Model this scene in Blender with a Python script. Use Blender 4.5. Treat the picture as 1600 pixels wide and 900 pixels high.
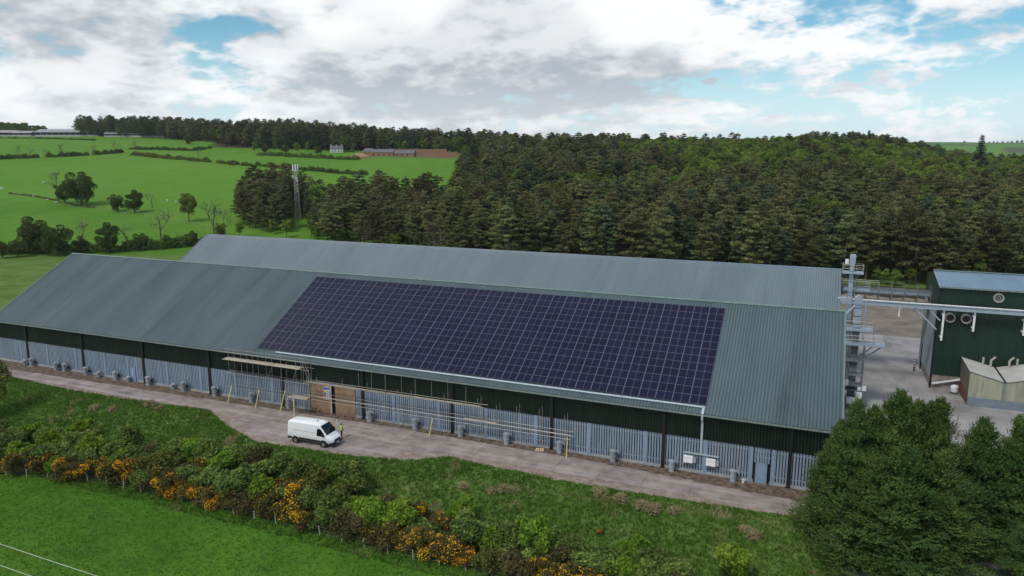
import bpy, math, random
import numpy as np
from mathutils import Vector, Matrix
for o in list(bpy.data.objects): bpy.data.objects.remove(o)
scn = bpy.context.scene
COL = scn.collection
R = math.radians

# ------------------------------------------------------------------ camera
CAM = Vector((17.03, -72.19, 32.15)); YAW = -0.3948; PITCH = 0.1810; FPX = 1138.4
cd = bpy.data.cameras.new('camera'); cam = bpy.data.objects.new('camera', cd); COL.objects.link(cam)
cd.sensor_width = 36.0; cd.lens = 36.0 * FPX / 1600; cd.clip_start = 0.5; cd.clip_end = 20000
cam.location = CAM; cam.rotation_euler = (math.pi/2 - PITCH, R(-0.05), -YAW)
scn.camera = cam
# ------------------------------------------------------------------ light
SUN_EL, SUN_AZ = R(54), R(-160)          # azimuth measured from +Y towards +X
sdir = Vector((math.sin(SUN_AZ)*math.cos(SUN_EL), math.cos(SUN_AZ)*math.cos(SUN_EL), math.sin(SUN_EL)))
sd = bpy.data.lights.new('sun', 'SUN'); sun = bpy.data.objects.new('sun', sd); COL.objects.link(sun)
sd.energy = 1.6; sd.angle = R(10); sd.color = (1.0, 0.95, 0.88)
sun.rotation_euler = sdir.to_track_quat('Z', 'Y').to_euler(); sun.location = (0, 0, 200)
scn.view_settings.view_transform = 'Standard'; scn.view_settings.look = 'None'
scn.view_settings.exposure = 0.18; scn.view_settings.gamma = 1.0

class NT:
    """small helper that wires shader nodes"""
    def __init__(s, t): s.t = t; s.n = t.nodes; s.l = t.links
    def node(s, typ, **kw):
        n = s.n.new(typ)
        for k, v in kw.items(): setattr(n, k, v)
        return n
    def put(s, sock, v):
        if v is None: return
        if hasattr(v, 'is_linked'): s.l.new(v, sock)
        else:
            try: sock.default_value = v
            except Exception: sock.default_value = (v[0], v[1], v[2], 1.0)
    def math(s, op, a, b=None, c=None, clamp=False):
        n = s.node('ShaderNodeMath', operation=op, use_clamp=clamp)
        for i, v in enumerate((a, b, c)): s.put(n.inputs[i], v)
        return n.outputs[0]
    def vmath(s, op, a, b=None, scale=None):
        n = s.node('ShaderNodeVectorMath', operation=op)
        s.put(n.inputs[0], a)
        if b is not None: s.put(n.inputs[1], b)
        if scale is not None: s.put(n.inputs['Scale'], scale)
        return n.outputs['Value'] if op in ('DOT_PRODUCT', 'LENGTH') else n.outputs[0]
    def noise(s, vec, scale, detail=4, rough=.5, dist=0, dims='3D'):
        n = s.node('ShaderNodeTexNoise', noise_dimensions=dims)
        s.put(n.inputs['Vector'], vec); n.inputs['Scale'].default_value = scale
        n.inputs['Detail'].default_value = detail; n.inputs['Roughness'].default_value = rough
        n.inputs['Distortion'].default_value = dist
        return n.outputs[0]
    def remap(s, v, a, b, c=0., d=1., smooth=False):
        n = s.node('ShaderNodeMapRange')
        if smooth: n.interpolation_type = 'SMOOTHSTEP'
        s.put(n.inputs[0], v)
        for i, x in enumerate((a, b, c, d)): s.put(n.inputs[i+1], x)
        return n.outputs[0]
    def mix(s, f, a, b, mode='MIX'):
        n = s.node('ShaderNodeMix', data_type='RGBA', blend_type=mode)
        s.put(n.inputs[0], f); s.put(n.inputs[6], a); s.put(n.inputs[7], b)
        return n.outputs[2]

def c4(c): return (c[0], c[1], c[2], 1.0)

# ------------------------------------------------------------------ sky
w = bpy.data.worlds.new('World'); scn.world = w; w.use_nodes = True
T = NT(w.node_tree); T.n.clear()
sky = T.node('ShaderNodeTexSky', sky_type='NISHITA', sun_disc=False)
sky.sun_elevation = SUN_EL; sky.sun_rotation = SUN_AZ; sky.altitude = 100
sky.air_density = 1.0; sky.dust_density = 0.6; sky.ozone_density = 1.0
dirv = T.vmath('NORMALIZE', T.node('ShaderNodeTexCoord').outputs['Generated'])
sx = T.node('ShaderNodeSeparateXYZ'); T.put(sx.inputs[0], dirv)
zz = T.math('MAXIMUM', sx.outputs[2], 0.0)
def cloud_field(lift, det=6, bl=True):
    z2 = T.math('ADD', zz, lift)
    den = T.math('ADD', z2, 0.46)
    cb = T.node('ShaderNodeCombineXYZ')
    T.put(cb.inputs[0], T.math('DIVIDE', sx.outputs[0], den))
    T.put(cb.inputs[1], T.math('DIVIDE', sx.outputs[1], den))
    T.put(cb.inputs[2], T.math('DIVIDE', T.math('MULTIPLY', z2, 1.9), den))
    p = T.vmath('ADD', cb.outputs[0], CLOUD_SEED)
    n1 = T.noise(p, 1.45, det, .54)
    if not bl: return n1
    bil = T.math('ABSOLUTE', T.math('SUBTRACT', T.noise(p, 5.0, 4, .58), .5))      # billowed edges
    return T.math('ADD', n1, T.math('MULTIPLY', bil, -.62))
CLOUD_SEED = (7.3, 2.1, 0.4)
f0 = cloud_field(0.0); f1 = cloud_field(0.034, 5); f2 = cloud_field(0.06, 3, False)
# more cloud towards one side of the sky, clearing to the other
side = T.vmath('DOT_PRODUCT', dirv, (0.9231, 0.3846, 0.0))
bias = T.remap(side, 0.10, 0.47, 0.075, -0.115, True)
dens = T.math('ADD', f0, bias); dens_up = T.math('ADD', f1, bias); bulk_up = T.math('ADD', f2, bias)
puff = T.noise(T.vmath('MULTIPLY', dirv, (1, 1, 2.1)), 12.5, 5, .54)                   # scattered small cumulus
puff = T.math('MULTIPLY', T.remap(puff, .565, .635, 0, 1, True), T.remap(zz, .02, .05, 0, 1, True))
alpha = T.math('MAXIMUM', T.remap(dens, 0.405, 0.495, 0, 1, True), T.math('MULTIPLY', puff, .92))
lit = T.remap(T.math('SUBTRACT', dens, dens_up), -0.10, 0.075, 0, 1, True)          # bright shoulders
base = T.math('MULTIPLY', T.remap(bulk_up, 0.49, 0.60, 0, 1, True), T.remap(zz, .03, .12, .35, 1.0, True))                                      # thick cloud overhead: grey base
ccol = T.mix(T.math('MULTIPLY', base, .80), (8.5, 8.8, 9.0, 1), (2.5, 2.9, 3.45, 1))
ccol = T.mix(T.math('MULTIPLY', T.math('SUBTRACT', 1.0, lit), .50), ccol, (4.4, 4.9, 5.5, 1))
ccol = T.mix(T.math('MULTIPLY', lit, .62), ccol, (9.3, 9.45, 9.5, 1))
skyc = T.mix(1.0, sky.outputs[0], (0.62, 0.98, 1.02, 1), 'MULTIPLY')
hz = T.remap(zz, 0.0, 0.16, 0.80, 0.0, True)
skyc = T.mix(hz, skyc, (7.4, 8.6, 9.5, 1))
allc = T.mix(alpha, skyc, ccol)
w.cycles.sampling_method = 'MANUAL'; w.cycles.sample_map_resolution = 256
bg = T.node('ShaderNodeBackground'); T.put(bg.inputs[0], allc); bg.inputs[1].default_value = 0.1
T.l.new(bg.outputs[0], T.node('ShaderNodeOutputWorld').inputs[0])

# ------------------------------------------------------------------ helpers
def tag(o, label=None, cat=None, group=None, kind=None):
    if label: o['label'] = label
    if cat: o['category'] = cat
    if group: o['group'] = group
    if kind: o['kind'] = kind
    return o
def empty(name, loc=(0, 0, 0), rz=0.0, label=None, cat=None, group=None):
    o = bpy.data.objects.new(name, None); COL.objects.link(o)
    o.location = loc; o.rotation_euler = (0, 0, rz); o.empty_display_size = .2
    return tag(o, label, cat, group)
def link(name, me, parent=None, loc=(0, 0, 0), rot=None):
    o = bpy.data.objects.new(name, me); COL.objects.link(o)
    o.location = loc
    if rot is not None: o.rotation_euler = rot
    if parent is not None: o.parent = parent
    return o
def np_mesh(name, V, Q, mats, midx=None, smooth=False):
    """V (n,3), Q (m,k) faces of one size"""
    me = bpy.data.meshes.new(name)
    V = np.asarray(V, np.float32); Q = np.asarray(Q, np.int32); m, k = Q.shape
    me.vertices.add(len(V)); me.vertices.foreach_set('co', V.ravel())
    me.loops.add(m*k); me.loops.foreach_set('vertex_index', Q.ravel())
    me.polygons.add(m); me.polygons.foreach_set('loop_start', np.arange(0, m*k, k, dtype=np.int32))
    try: me.polygons.foreach_set('loop_total', np.full(m, k, np.int32))
    except Exception: pass
    for x in (mats if isinstance(mats, (list, tuple)) else [mats]): me.materials.append(x)
    if midx is not None: me.polygons.foreach_set('material_index', np.asarray(midx, np.int32))
    me.update(calc_edges=True)
    if smooth: me.polygons.foreach_set('use_smooth', np.ones(m, bool))
    return me
class MB:
    """collects simple shapes and builds them as one mesh"""
    def __init__(s): s.v = []; s.f = []; s.m = []
    def add(s, vs, fs, m=0):
        b = len(s.v); s.v += [tuple(v) for v in vs]
        s.f += [tuple(i+b for i in f) for f in fs]; s.m += [m]*len(fs); return s
    def box(s, x0, x1, y0, y1, z0, z1, m=0):
        vs = [(x, y, z) for z in (z0, z1) for (x, y) in ((x0, y0), (x1, y0), (x1, y1), (x0, y1))]
        return s.add(vs, [(3,2,1,0), (4,5,6,7), (0,1,5,4), (1,2,6,5), (2,3,7,6), (3,0,4,7)], m)
    def tube(s, a, b, r, n=6, r2=None, m=0, caps=True):
        a = Vector(a); b = Vector(b); d = b - a
        if d.length < 1e-6: return s
        r2 = r if r2 is None else r2
        q = d.normalized(); u = q.orthogonal().normalized(); w_ = q.cross(u)
        vs = [a + (u*math.cos(t) + w_*math.sin(t))*r for t in [2*math.pi*i/n for i in range(n)]]
        vs += [b + (u*math.cos(t) + w_*math.sin(t))*r2 for t in [2*math.pi*i/n for i in range(n)]]
        fs = [(i, (i+1) % n, n+(i+1) % n, n+i) for i in range(n)]
        if caps: fs += [tuple(range(n-1, -1, -1)), tuple(range(n, 2*n))]
        return s.add(vs, fs, m)
    def beam(s, a, b, wd, h, m=0):
        """rectangular bar from a to b, wd across, h up"""
        a = Vector(a); b = Vector(b); d = (b-a).normalized()
        up = Vector((0, 0, 1)) if abs(d.z) < .95 else Vector((0, 1, 0))
        sd_ = d.cross(up).normalized()*wd/2; u = sd_.cross(d).normalized()*h/2
        vs = [p + i*sd_ + j*u for p in (a, b) for (i, j) in ((-1,-1), (1,-1), (1,1), (-1,1))]
        return s.add(vs, [(3,2,1,0), (4,5,6,7), (0,1,5,4), (1,2,6,5), (2,3,7,6), (3,0,4,7)], m)
    def lathe(s, prof, c=(0, 0, 0), n=14, m=0):
        c = Vector(c); vs = []; fs = []
        for (r, z) in prof: vs += [c + Vector((r*math.cos(2*math.pi*i/n), r*math.sin(2*math.pi*i/n), z)) for i in range(n)]
        for k in range(len(prof)-1):
            fs += [(k*n+i, k*n+(i+1) % n, (k+1)*n+(i+1) % n, (k+1)*n+i) for i in range(n)]
        fs += [tuple(range(n-1, -1, -1)), tuple(range((len(prof)-1)*n, len(prof)*n))]
        return s.add(vs, fs, m)
    def prism(s, poly, axis, a, b, m=0):
        """polygon (2d) pushed along an axis from a to b"""
        def P(p, t):
            return (t, p[0], p[1]) if axis == 'x' else ((p[0], t, p[1]) if axis == 'y' else (p[0], p[1], t))
        n = len(poly); vs = [P(p, a) for p in poly] + [P(p, b) for p in poly]
        return s.add(vs, [tuple(range(n-1, -1, -1)), tuple(range(n, 2*n))] + [(i, (i+1) % n, n+(i+1) % n, n+i) for i in range(n)], m)
    def mesh(s, name, mats, smooth=False):
        me = bpy.data.meshes.new(name); me.from_pydata(s.v, [], s.f)
        for x in (mats if isinstance(mats, (list, tuple)) else [mats]): me.materials.append(x)
        me.polygons.foreach_set('material_index', np.array(s.m, np.int32))
        if smooth: me.polygons.foreach_set('use_smooth', np.ones(len(s.f), bool))
        me.update(); return me
    def build(s, name, mats, parent=None, loc=(0, 0, 0), rot=None, smooth=False):
        return link(name, s.mesh(name, mats, smooth), parent, loc, rot)
def copy_tree(o, parent=None):
    c = o.copy(); COL.objects.link(c); c.parent = parent
    for ch in list(o.children): copy_tree(ch, c)
    return c
def bevel(o, wd=.03, seg=2):
    b = o.modifiers.new('bevel', 'BEVEL'); b.width = wd; b.segments = seg; b.limit_method = 'ANGLE'; return o

# ------------------------------------------------------------------ materials
def M(name, col, col2=None, rough=.75, scale=2.0, detail=6, bump=0.0, bscale=30., metal=0., spec=.4, rand=0.0, stretch=None, contrast=(.35, .65), streak=None):
    m = bpy.data.materials.new(name); m.use_nodes = True; t = NT(m.node_tree); t.n.clear()
    co = t.node('ShaderNodeTexCoord').outputs['Object']
    v = t.vmath('MULTIPLY', co, stretch) if stretch else co
    col2 = col2 or tuple(min(1, x*1.35) for x in col)
    n = t.noise(v, scale, detail, .6)
    c = t.mix(t.remap(n, contrast[0], contrast[1]), c4(col), c4(col2))
    if streak:                                   # rain streaks and grime: (colour, amount, stretch)
        n3 = t.noise(t.vmath('MULTIPLY', co, streak[2]), 1.0, 5, .65)
        c = t.mix(t.math('MULTIPLY', t.remap(n3, .5, .75), streak[1]), c, c4(streak[0]))
    if rand:
        oi = t.node('ShaderNodeObjectInfo')
        hs = t.node('ShaderNodeHueSaturation'); t.put(hs.inputs['Color'], c)
        t.put(hs.inputs['Value'], t.remap(oi.outputs['Random'], 0, 1, 1-rand, 1+rand)); c = hs.outputs[0]
    p = t.node('ShaderNodeBsdfPrincipled'); t.put(p.inputs['Base Color'], c)
    p.inputs['Roughness'].default_value = rough; p.inputs['Metallic'].default_value = metal
    p.inputs['Specular IOR Level'].default_value = spec
    if bump:
        b = t.node('ShaderNodeBump'); b.inputs['Strength'].default_value = 1.0; b.inputs['Distance'].default_value = bump
        t.put(b.inputs['Height'], t.noise(v, bscale, 5, .6)); t.put(p.inputs['Normal'], b.outputs[0])
    t.l.new(p.outputs[0], t.node('ShaderNodeOutputMaterial').inputs[0])
    return m
def leafmat(name, a, b, trans=.25, nscale=.6, rand=.25, island=.35, hue=.015):
    m = bpy.data.materials.new(name); m.use_nodes = True; t = NT(m.node_tree); t.n.clear()
    co = t.node('ShaderNodeTexCoord').outputs['Object']
    oi = t.node('ShaderNodeObjectInfo').outputs['Random']
    off = t.vmath('ADD', co, t.vmath('SCALE', (31., 17., 9.), scale=oi))
    c = t.mix(t.remap(t.noise(off, nscale, 3, .6), .32, .68), c4(a), c4(b))
    ri = t.node('ShaderNodeNewGeometry').outputs['Random Per Island']
    hs = t.node('ShaderNodeHueSaturation'); t.put(hs.inputs['Color'], c)
    val = t.math('MULTIPLY', t.remap(oi, 0, 1, 1-rand, 1+rand), t.remap(ri, 0, 1, 1-island, 1+island))
    t.put(hs.inputs['Value'], val)
    t.put(hs.inputs['Hue'], t.remap(t.math('FRACT', t.math('MULTIPLY', oi, 7.31)), 0, 1, .5-hue, .5+hue))
    d = t.node('ShaderNodeBsdfDiffuse'); t.put(d.inputs[0], hs.outputs[0])
    tr = t.node('ShaderNodeBsdfTranslucent'); t.put(tr.inputs[0], hs.outputs[0])
    mx = t.node('ShaderNodeMixShader'); mx.inputs[0].default_value = trans
    t.l.new(d.outputs[0], mx.inputs[1]); t.l.new(tr.outputs[0], mx.inputs[2])
    t.l.new(mx.outputs[0], t.node('ShaderNodeOutputMaterial').inputs[0])
    return m

# ------------------------------------------------------------------ the lie of the land
FH = np.array([math.sin(YAW), math.cos(YAW)]); RH = np.array([math.cos(YAW), -math.sin(YAW)])
CXY = np.array([CAM.x, CAM.y])
def sstep(t): t = np.clip(t, 0, 1); return t*t*(3-2*t)
rng0 = np.random.default_rng(5)
_ph = rng0.uniform(0, 6.28, (6, 2)); _fr = rng0.uniform(.7, 1.3, 6)
def wav(x, y, L):
    s = 0
    for i in range(6):
        a = _ph[i, 0]; k = 6.283/(L*_fr[i]); s = s + np.sin((x*np.cos(a)+y*np.sin(a))*k + _ph[i, 1])
    return s/6
YOUT = ([-140, -102, -93, -78, -66, -53, -46, -40, -36, -27, -21.4, -18, -13, -3, 3, 9, 17, 24], [-4.5, -5.0, -5.4, -6.2, -6, -5.0, -8.7, -11, -10.6, -10, -8.6, -6.2, -6.7, -7.1, -6.8, -6.6, -5.9, -5.5])
YIN = ([-140, -102, -96, -83, -59, -40, -27, -20, -12, -5, 2, 15, 24], [-3.6, -3.4, -3.2, -2.8, -2.2, -1.6, -1.2, -1.4, -1.5, -1.4, -1.9, -2.7, -2.9])
def zt(x, y):
    """height of the ground at x, y"""
    x = np.asarray(x, float); y = np.asarray(y, float)
    d = (x-CXY[0])*FH[0] + (y-CXY[1])*FH[1]; l = (x-CXY[0])*RH[0] + (y-CXY[1])*RH[1]
    s = l/np.maximum(d, 40)
    zl = np.interp(d, [0, 235, 330, 560, 760, 900, 1500, 4000, 9000], [0, 0, 9.5, 32, 50, 57, 50, 40, 40])
    zr = np.interp(d, [0, 205, 260, 350, 500, 620, 800, 1300, 2000, 3000, 3600, 9000], [0, 0, 4, 12, 27, 31, 20, 0, 20, 84, 90, 60])
    zq = np.interp(d, [0, 205, 350, 480, 620, 800, 1300, 2000, 3000, 3600, 9000], [0, 0, 7, 15.5, 11, 2, -5, 20, 84, 90, 60])
    k = sstep((s+.30)/.36); q = sstep((s-.46)/.22)
    z = zl*(1-k) + (zr*(1-q)+zq*q)*k
    z = z + sstep((d-240)/200)*wav(x, y, 170)*2.0*(1-sstep((d-1200)/500)) + sstep((d-1300)/900)*wav(x, y, 1100)*6
    yo = np.interp(x, *YOUT)
    b = (yo - 0.6 - y)
    fall = -1.9*sstep(b/13.) - .02*np.clip(b-13, 0, 60)
    flat = fall + sstep(b/2)*(wav(x, y, 9)*.10 + wav(x, y, 3.1)*.05)
    z = np.where(y < yo, flat, z)
    side = sstep((-106-x)/30)*sstep((y+2)/6)
    return z + side*(wav(x, y, 23)*.35)
def zg(x, y): return float(zt(x, y))
def spot(px, D):
    """ground position seen at picture column px, D metres ahead"""
    p = CXY + FH*D + RH*((px-800)/FPX*D); return p[0], p[1], zg(p[0], p[1])
_cp, _sp = math.cos(PITCH), math.sin(PITCH)
def gp(px, py):
    """where the sight line through a picture point meets the ground"""
    u = (px-800)/FPX; v = (py-450)/FPX
    f = _cp - v*_sp; dz = -_sp - v*_cp            # forward and down per unit depth
    t = np.concatenate([np.arange(20, 140, .1), np.arange(140, 1500, .5)])
    X = CXY[0] + (FH[0]*f + RH[0]*u)*t; Y = CXY[1] + (FH[1]*f + RH[1]*u)*t
    i = int(np.argmax(CAM.z + dz*t <= zt(X, Y))); xy = (X[i], Y[i])
    return float(xy[0]), float(xy[1]), zg(xy[0], xy[1])

# ------------------------------------------------------------------ ground sheet
def grow(a, b, step, lim, f=1.045):
    v = list(np.arange(a, b, step)); s = step; x = b; out = []
    while x < lim[1]: out.append(x); s = min(s*f, 250); x += s
    out.append(lim[1]); s = step; x = a; lo = []
    while x > lim[0]: s = min(s*f, 250); x -= s; lo.append(max(x, lim[0]))
    return np.array(lo[::-1] + v + out)
gx = grow(-108, 40, .8, (-6000, 6000)); gy = grow(-58, 2, .6, (-300, 9000))
GX, GY = np.meshgrid(gx, gy); GZ = zt(GX, GY)
nx, ny = len(gx), len(gy)
ii = (np.arange(ny-1)[:, None]*nx + np.arange(nx-1)[None]).ravel()
Q = np.stack([ii, ii+1, ii+1+nx, ii+nx], 1)
Dg = (GX-CXY[0])*FH[0] + (GY-CXY[1])*FH[1]; Lg = (GX-CXY[0])*RH[0] + (GY-CXY[1])*RH[1]; Sg = Lg/np.maximum(Dg, 30)
PXg = 800 + Sg*FPX
# the kinds of ground: r rough grass, g woodland floor and soil, b far arable land; alpha paints hill fields lighter than the shadowed near field, toned per field
zr_ = np.zeros(GX.shape); zs_ = np.zeros(GX.shape); zb_ = np.zeros(GX.shape)
yo = np.interp(GX, *YOUT)
hl = -22.6 - np.clip(-50-GX, 0, 40)*.2 + wav(GX, GY, 14)*.6
zr_ = np.maximum(zr_, sstep((GY-hl)/1.0)*(GY < 75))
zr_[(Dg < 235) & (GY > 60)] = 1
wood = (Dg > 215) & (PXg > 740) & (Dg < 700)
wood |= False & (PXg > 365) & (Dg > np.interp(PXg, [365, 800], [285, 225])) & (Dg < np.interp(PXg, [365, 700, 760], [318, 318, 600])) & (PXg < 760)
wood |= (PXg > 340) & (Dg > 620) & (Dg < 900)
zs_[wood] = 1
zs_ = np.maximum(zs_, ((GX > 18) & (GX < 90) & (GY > 70) & (GY < 128)).astype(float))
far = Dg > 1500
zb_ = np.where(far, np.clip(sstep((wav(GX*.5, GY*1.6, 420)-.06)/.05)*.8, 0, 1), 0)
zb_ = np.where(far & (Dg > 2300) & (Dg < 2650) & (PXg > 1555), 1.0, zb_)
me = np_mesh('ground', np.stack([GX.ravel(), GY.ravel(), GZ.ravel()], 1), Q, [], smooth=True)
ca = me.color_attributes.new('zone', 'FLOAT_COLOR', 'POINT')
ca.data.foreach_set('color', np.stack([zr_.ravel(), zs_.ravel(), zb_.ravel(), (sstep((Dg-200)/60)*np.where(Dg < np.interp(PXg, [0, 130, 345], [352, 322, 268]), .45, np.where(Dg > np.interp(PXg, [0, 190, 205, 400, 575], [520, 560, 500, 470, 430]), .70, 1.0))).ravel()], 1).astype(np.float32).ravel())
gm = bpy.data.materials.new('ground_cover'); gm.use_nodes = True; t = NT(gm.node_tree); t.n.clear()
pos = t.node('ShaderNodeTexCoord').outputs['Object']
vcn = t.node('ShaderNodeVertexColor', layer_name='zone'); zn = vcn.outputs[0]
zsep = t.node('ShaderNodeSeparateColor'); t.put(zsep.inputs[0], zn)
n_f = t.noise(pos, 1.7, 8, .68); n_m = t.noise(pos, .16, 5, .6); n_l = t.noise(pos, .012, 4, .55)
n_s = t.noise(t.vmath('MULTIPLY', pos, (.35, 1.6, 1)), .55, 6, .7)
past = t.mix(t.remap(n_l, .35, .65), (.078, .200, .016, 1), (.106, .238, .024, 1))
past = t.mix(t.math('MULTIPLY', t.remap(n_m, .40, .70), .75), past, (.042, .135, .013, 1))
past = t.mix(t.math('MULTIPLY', t.remap(n_f, .50, .70), .50), past, (.032, .108, .012, 1))
past = t.mix(t.math('MULTIPLY', t.remap(n_s, .56, .74), .30), past, (.075, .185, .020, 1))
past = t.mix(t.math('MULTIPLY', t.remap(t.noise(t.vmath('MULTIPLY', pos, (1, .3, 1)), .045, 5, .62), .48, .68), .5), past, (.105, .215, .032, 1))
past = t.mix(t.math('MULTIPLY', vcn.outputs[1], .55), past, t.mix(t.remap(n_l, .3, .7), (.105, .250, .022, 1), (.135, .270, .034, 1)))  # near field's shadow put into colour: hill pasture lighter, with field-to-field tone too
rough_c = t.mix(t.remap(n_m, .38, .62), (.088, .172, .030, 1), (.148, .230, .058, 1))
rough_c = t.mix(t.math('MULTIPLY', t.remap(t.noise(pos, .33, 6, .7), .55, .70), .8), rough_c, (.20, .19, .095, 1))
rough_c = t.mix(t.math('MULTIPLY', t.remap(n_f, .46, .66), .55), rough_c, (.048, .108, .018, 1))
soil = t.mix(t.remap(n_f, .35, .65), (.030, .026, .014, 1), (.070, .058, .034, 1))
ara = t.mix(t.remap(n_l, .4, .6), (.11, .085, .055, 1), (.05, .085, .03, 1))
edge = t.math('ADD', zsep.outputs[0], t.math('MULTIPLY', t.math('SUBTRACT', n_f, .5), .7))
c = t.mix(t.remap(edge, .35, .65), past, rough_c)
c = t.mix(t.remap(t.math('ADD', zsep.outputs[1], t.math('MULTIPLY', t.math('SUBTRACT', n_m, .5), .5)), .4, .6), c, soil)
c = t.mix(zsep.outputs[2], c, ara)
p = t.node('ShaderNodeBsdfPrincipled'); t.put(p.inputs['Base Color'], c); p.inputs['Roughness'].default_value = .95
p.inputs['Specular IOR Level'].default_value = .1
bp = t.node('ShaderNodeBump'); bp.inputs['Distance'].default_value = .35
t.put(bp.inputs['Height'], t.math('ADD', n_f, t.math('MULTIPLY', t.noise(pos, 5.5, 5, .7), .5))); t.put(p.inputs['Normal'], bp.outputs[0])
t.l.new(p.outputs[0], t.node('ShaderNodeOutputMaterial').inputs[0])
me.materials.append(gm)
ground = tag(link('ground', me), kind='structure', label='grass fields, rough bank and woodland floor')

# ------------------------------------------------------------------ road along the warehouse, soil strip, yard
mConc = M('road_concrete', (.195, .160, .148), (.335, .285, .270), rough=.9, scale=.55, bump=.01, bscale=14, rand=.07, streak=((.45, .40, .38), .8, (.07, 1.3, 1.)))
mGrav = M('gravel_apron', (.19, .145, .118), (.34, .275, .24), rough=.95, scale=1.3, bump=.05, bscale=9)
mSoil = M('soil_strip', (.055, .036, .025), (.20, .15, .115), rough=.95, scale=1.6, bump=.05, bscale=7)
mYard = M('yard_concrete', (.225, .215, .215), (.345, .335, .34), rough=.85, scale=.22, bump=.01, bscale=9, rand=.06, streak=((.105, .095, .085), .85, (.24, .10, 1.)))
mDirt = M('yard_dirt', (.125, .105, .085), (.235, .20, .165), rough=.95, scale=.25, bump=.05, bscale=6)
def strip(name, xs, ya, yb, z, mat, rows=4, jit=0., parent=None):
    rg = np.random.default_rng(len(name)); V = []; F = []
    for i, x in enumerate(xs):
        for j in range(rows+1):
            f = j/rows; y = ya[i]*(1-f)+yb[i]*f
            if j in (0, rows): y += rg.normal()*jit
            V.append((x, y, z))
    for i in range(len(xs)-1):
        for j in range(rows):
            a = i*(rows+1)+j; F.append((a, a+rows+1, a+rows+2, a+1))
    V = np.array(V); F = np.array(F)
    if parent is None or True: F = F[:, ::-1]
    return link(name, np_mesh(name, V, F, mat), parent)
xs = np.arange(-135, 24.01, .5)
apron = tag(strip('road_verge', xs, np.interp(xs, *YOUT), np.interp(xs, *YIN)+.4, .012, mGrav, 5, .16), kind='structure')
soil_o = tag(strip('soil_strip', np.arange(-103, 21.5, .4), np.interp(np.arange(-103, 21.5, .4), *YIN), np.full(len(np.arange(-103, 21.5, .4)), .1), .022, mSoil, 3, .12), kind='structure')
rb = MB(); rb.box(-135, 23.9, -4.3, -3.4, .0, .016); road = tag(rb.build('road', mConc), kind='structure')
rs_ = np.random.default_rng(3)
x = -135.
while x < 23:
    x1 = min(x + 4.6, 23.6); xm = (x+x1)/2
    yi = float(np.interp(xm, *YIN)); yo_ = max(float(np.interp(xm, *YOUT)), -5.7)+.12
    if -50 < xm < -19: yo_ = -5.6
    ym = (yi+yo_)/2
    for (a, b) in ((yo_, ym-.015), (ym+.015, yi)):
        m = MB(); dz = rs_.uniform(0, .012)
        ja = rs_.uniform(-.06, .06)
        m.box(x+.015, x1-.015, a + (ja if a == yo_ else 0), b + (ja if b == yi else 0), .0, .045+dz)
        m.build('concrete_slab', mConc, road)
    x = x1
# the wide bay in front of the doors
for i in range(7):
    for (a, b) in ((-10.1, -7.95), (-7.92, -5.66)):
        xa = -47.2 + i*4.0; xb = xa + 3.97
        lim = max(np.interp(xa, *YOUT), np.interp(xb, *YOUT)) + .25
        a2 = max(a, lim)
        if b - a2 < .5: continue
        m = MB(); m.box(xa, xb, a2, b, 0, .03 + rs_.uniform(0, .012)); m.build('concrete_slab', mConc, road)
yb_ = MB(); yb_.box(21.2, 95, -30, 72, -.02, .014); yard = tag(yb_.build('yard', mYard), kind='structure')
for i in range(12):
    for j in range(14):
        xa = 21.25 + i*6; ya_ = -12 + j*6
        if xa > 62: continue
        m = MB(); m.box(xa+.012, xa+5.988, ya_+.012, ya_+5.988, 0, .036+rs_.uniform(0, .010)); m.build('concrete_slab', mYard, yard)
db = strip('dirt_yard', np.arange(20, 92, 1.), np.full(72, 71.5), np.full(72, 113.), .026, mDirt, 6, .8); tag(db, kind='structure')

# ------------------------------------------------------------------ the twin warehouses
SL = 0.5212; ZE = 6.51; OV = .40; RS = 17.44; X0, X1 = -102.1, 20.8
YR = -OV + RS*math.cos(SL); ZR = ZE + RS*math.sin(SL)
mRoof = M('coated_roof_sheet', (.054, .088, .104), (.076, .118, .134), rough=.48, scale=.25, spec=.5, stretch=(1, .25, .25), streak=((.034, .054, .060), .7, (.55, .06, .06)))
mRoof2 = M('coated_roof_sheet_blue', (.105, .148, .176), (.130, .178, .205), rough=.30, scale=.2, spec=.7, stretch=(1, .25, .25), streak=((.066, .095, .11), .4, (.8, .05, .05)))
mTrimG = M('pale_green_trim', (.115, .175, .165), rough=.5)
mGreen = M('dark_green_cladding', (.004, .011, .007), (.007, .017, .010), rough=.55, spec=.3, scale=.7, stretch=(1, 1, .2))
mGalv = M('grey_retaining_panel', (.190, .250, .335), (.275, .340, .425), rough=.5, scale=1.1, spec=.4, stretch=(2, 1, .25), streak=((.10, .125, .16), .6, (3., 1, .2)))
mPil = M('pale_blue_post', (.19, .27, .39), (.24, .32, .44), rough=.5, scale=2)
mSteelD = M('dark_steel', (.007, .008, .010), (.012, .013, .016), rough=.6)
mPlinth = M('plinth_concrete', (.27, .29, .31), (.38, .39, .40), rough=.9, scale=1.5, bump=.01)
mGut = M('gutter_grey', (.16, .20, .19), rough=.5)
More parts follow.
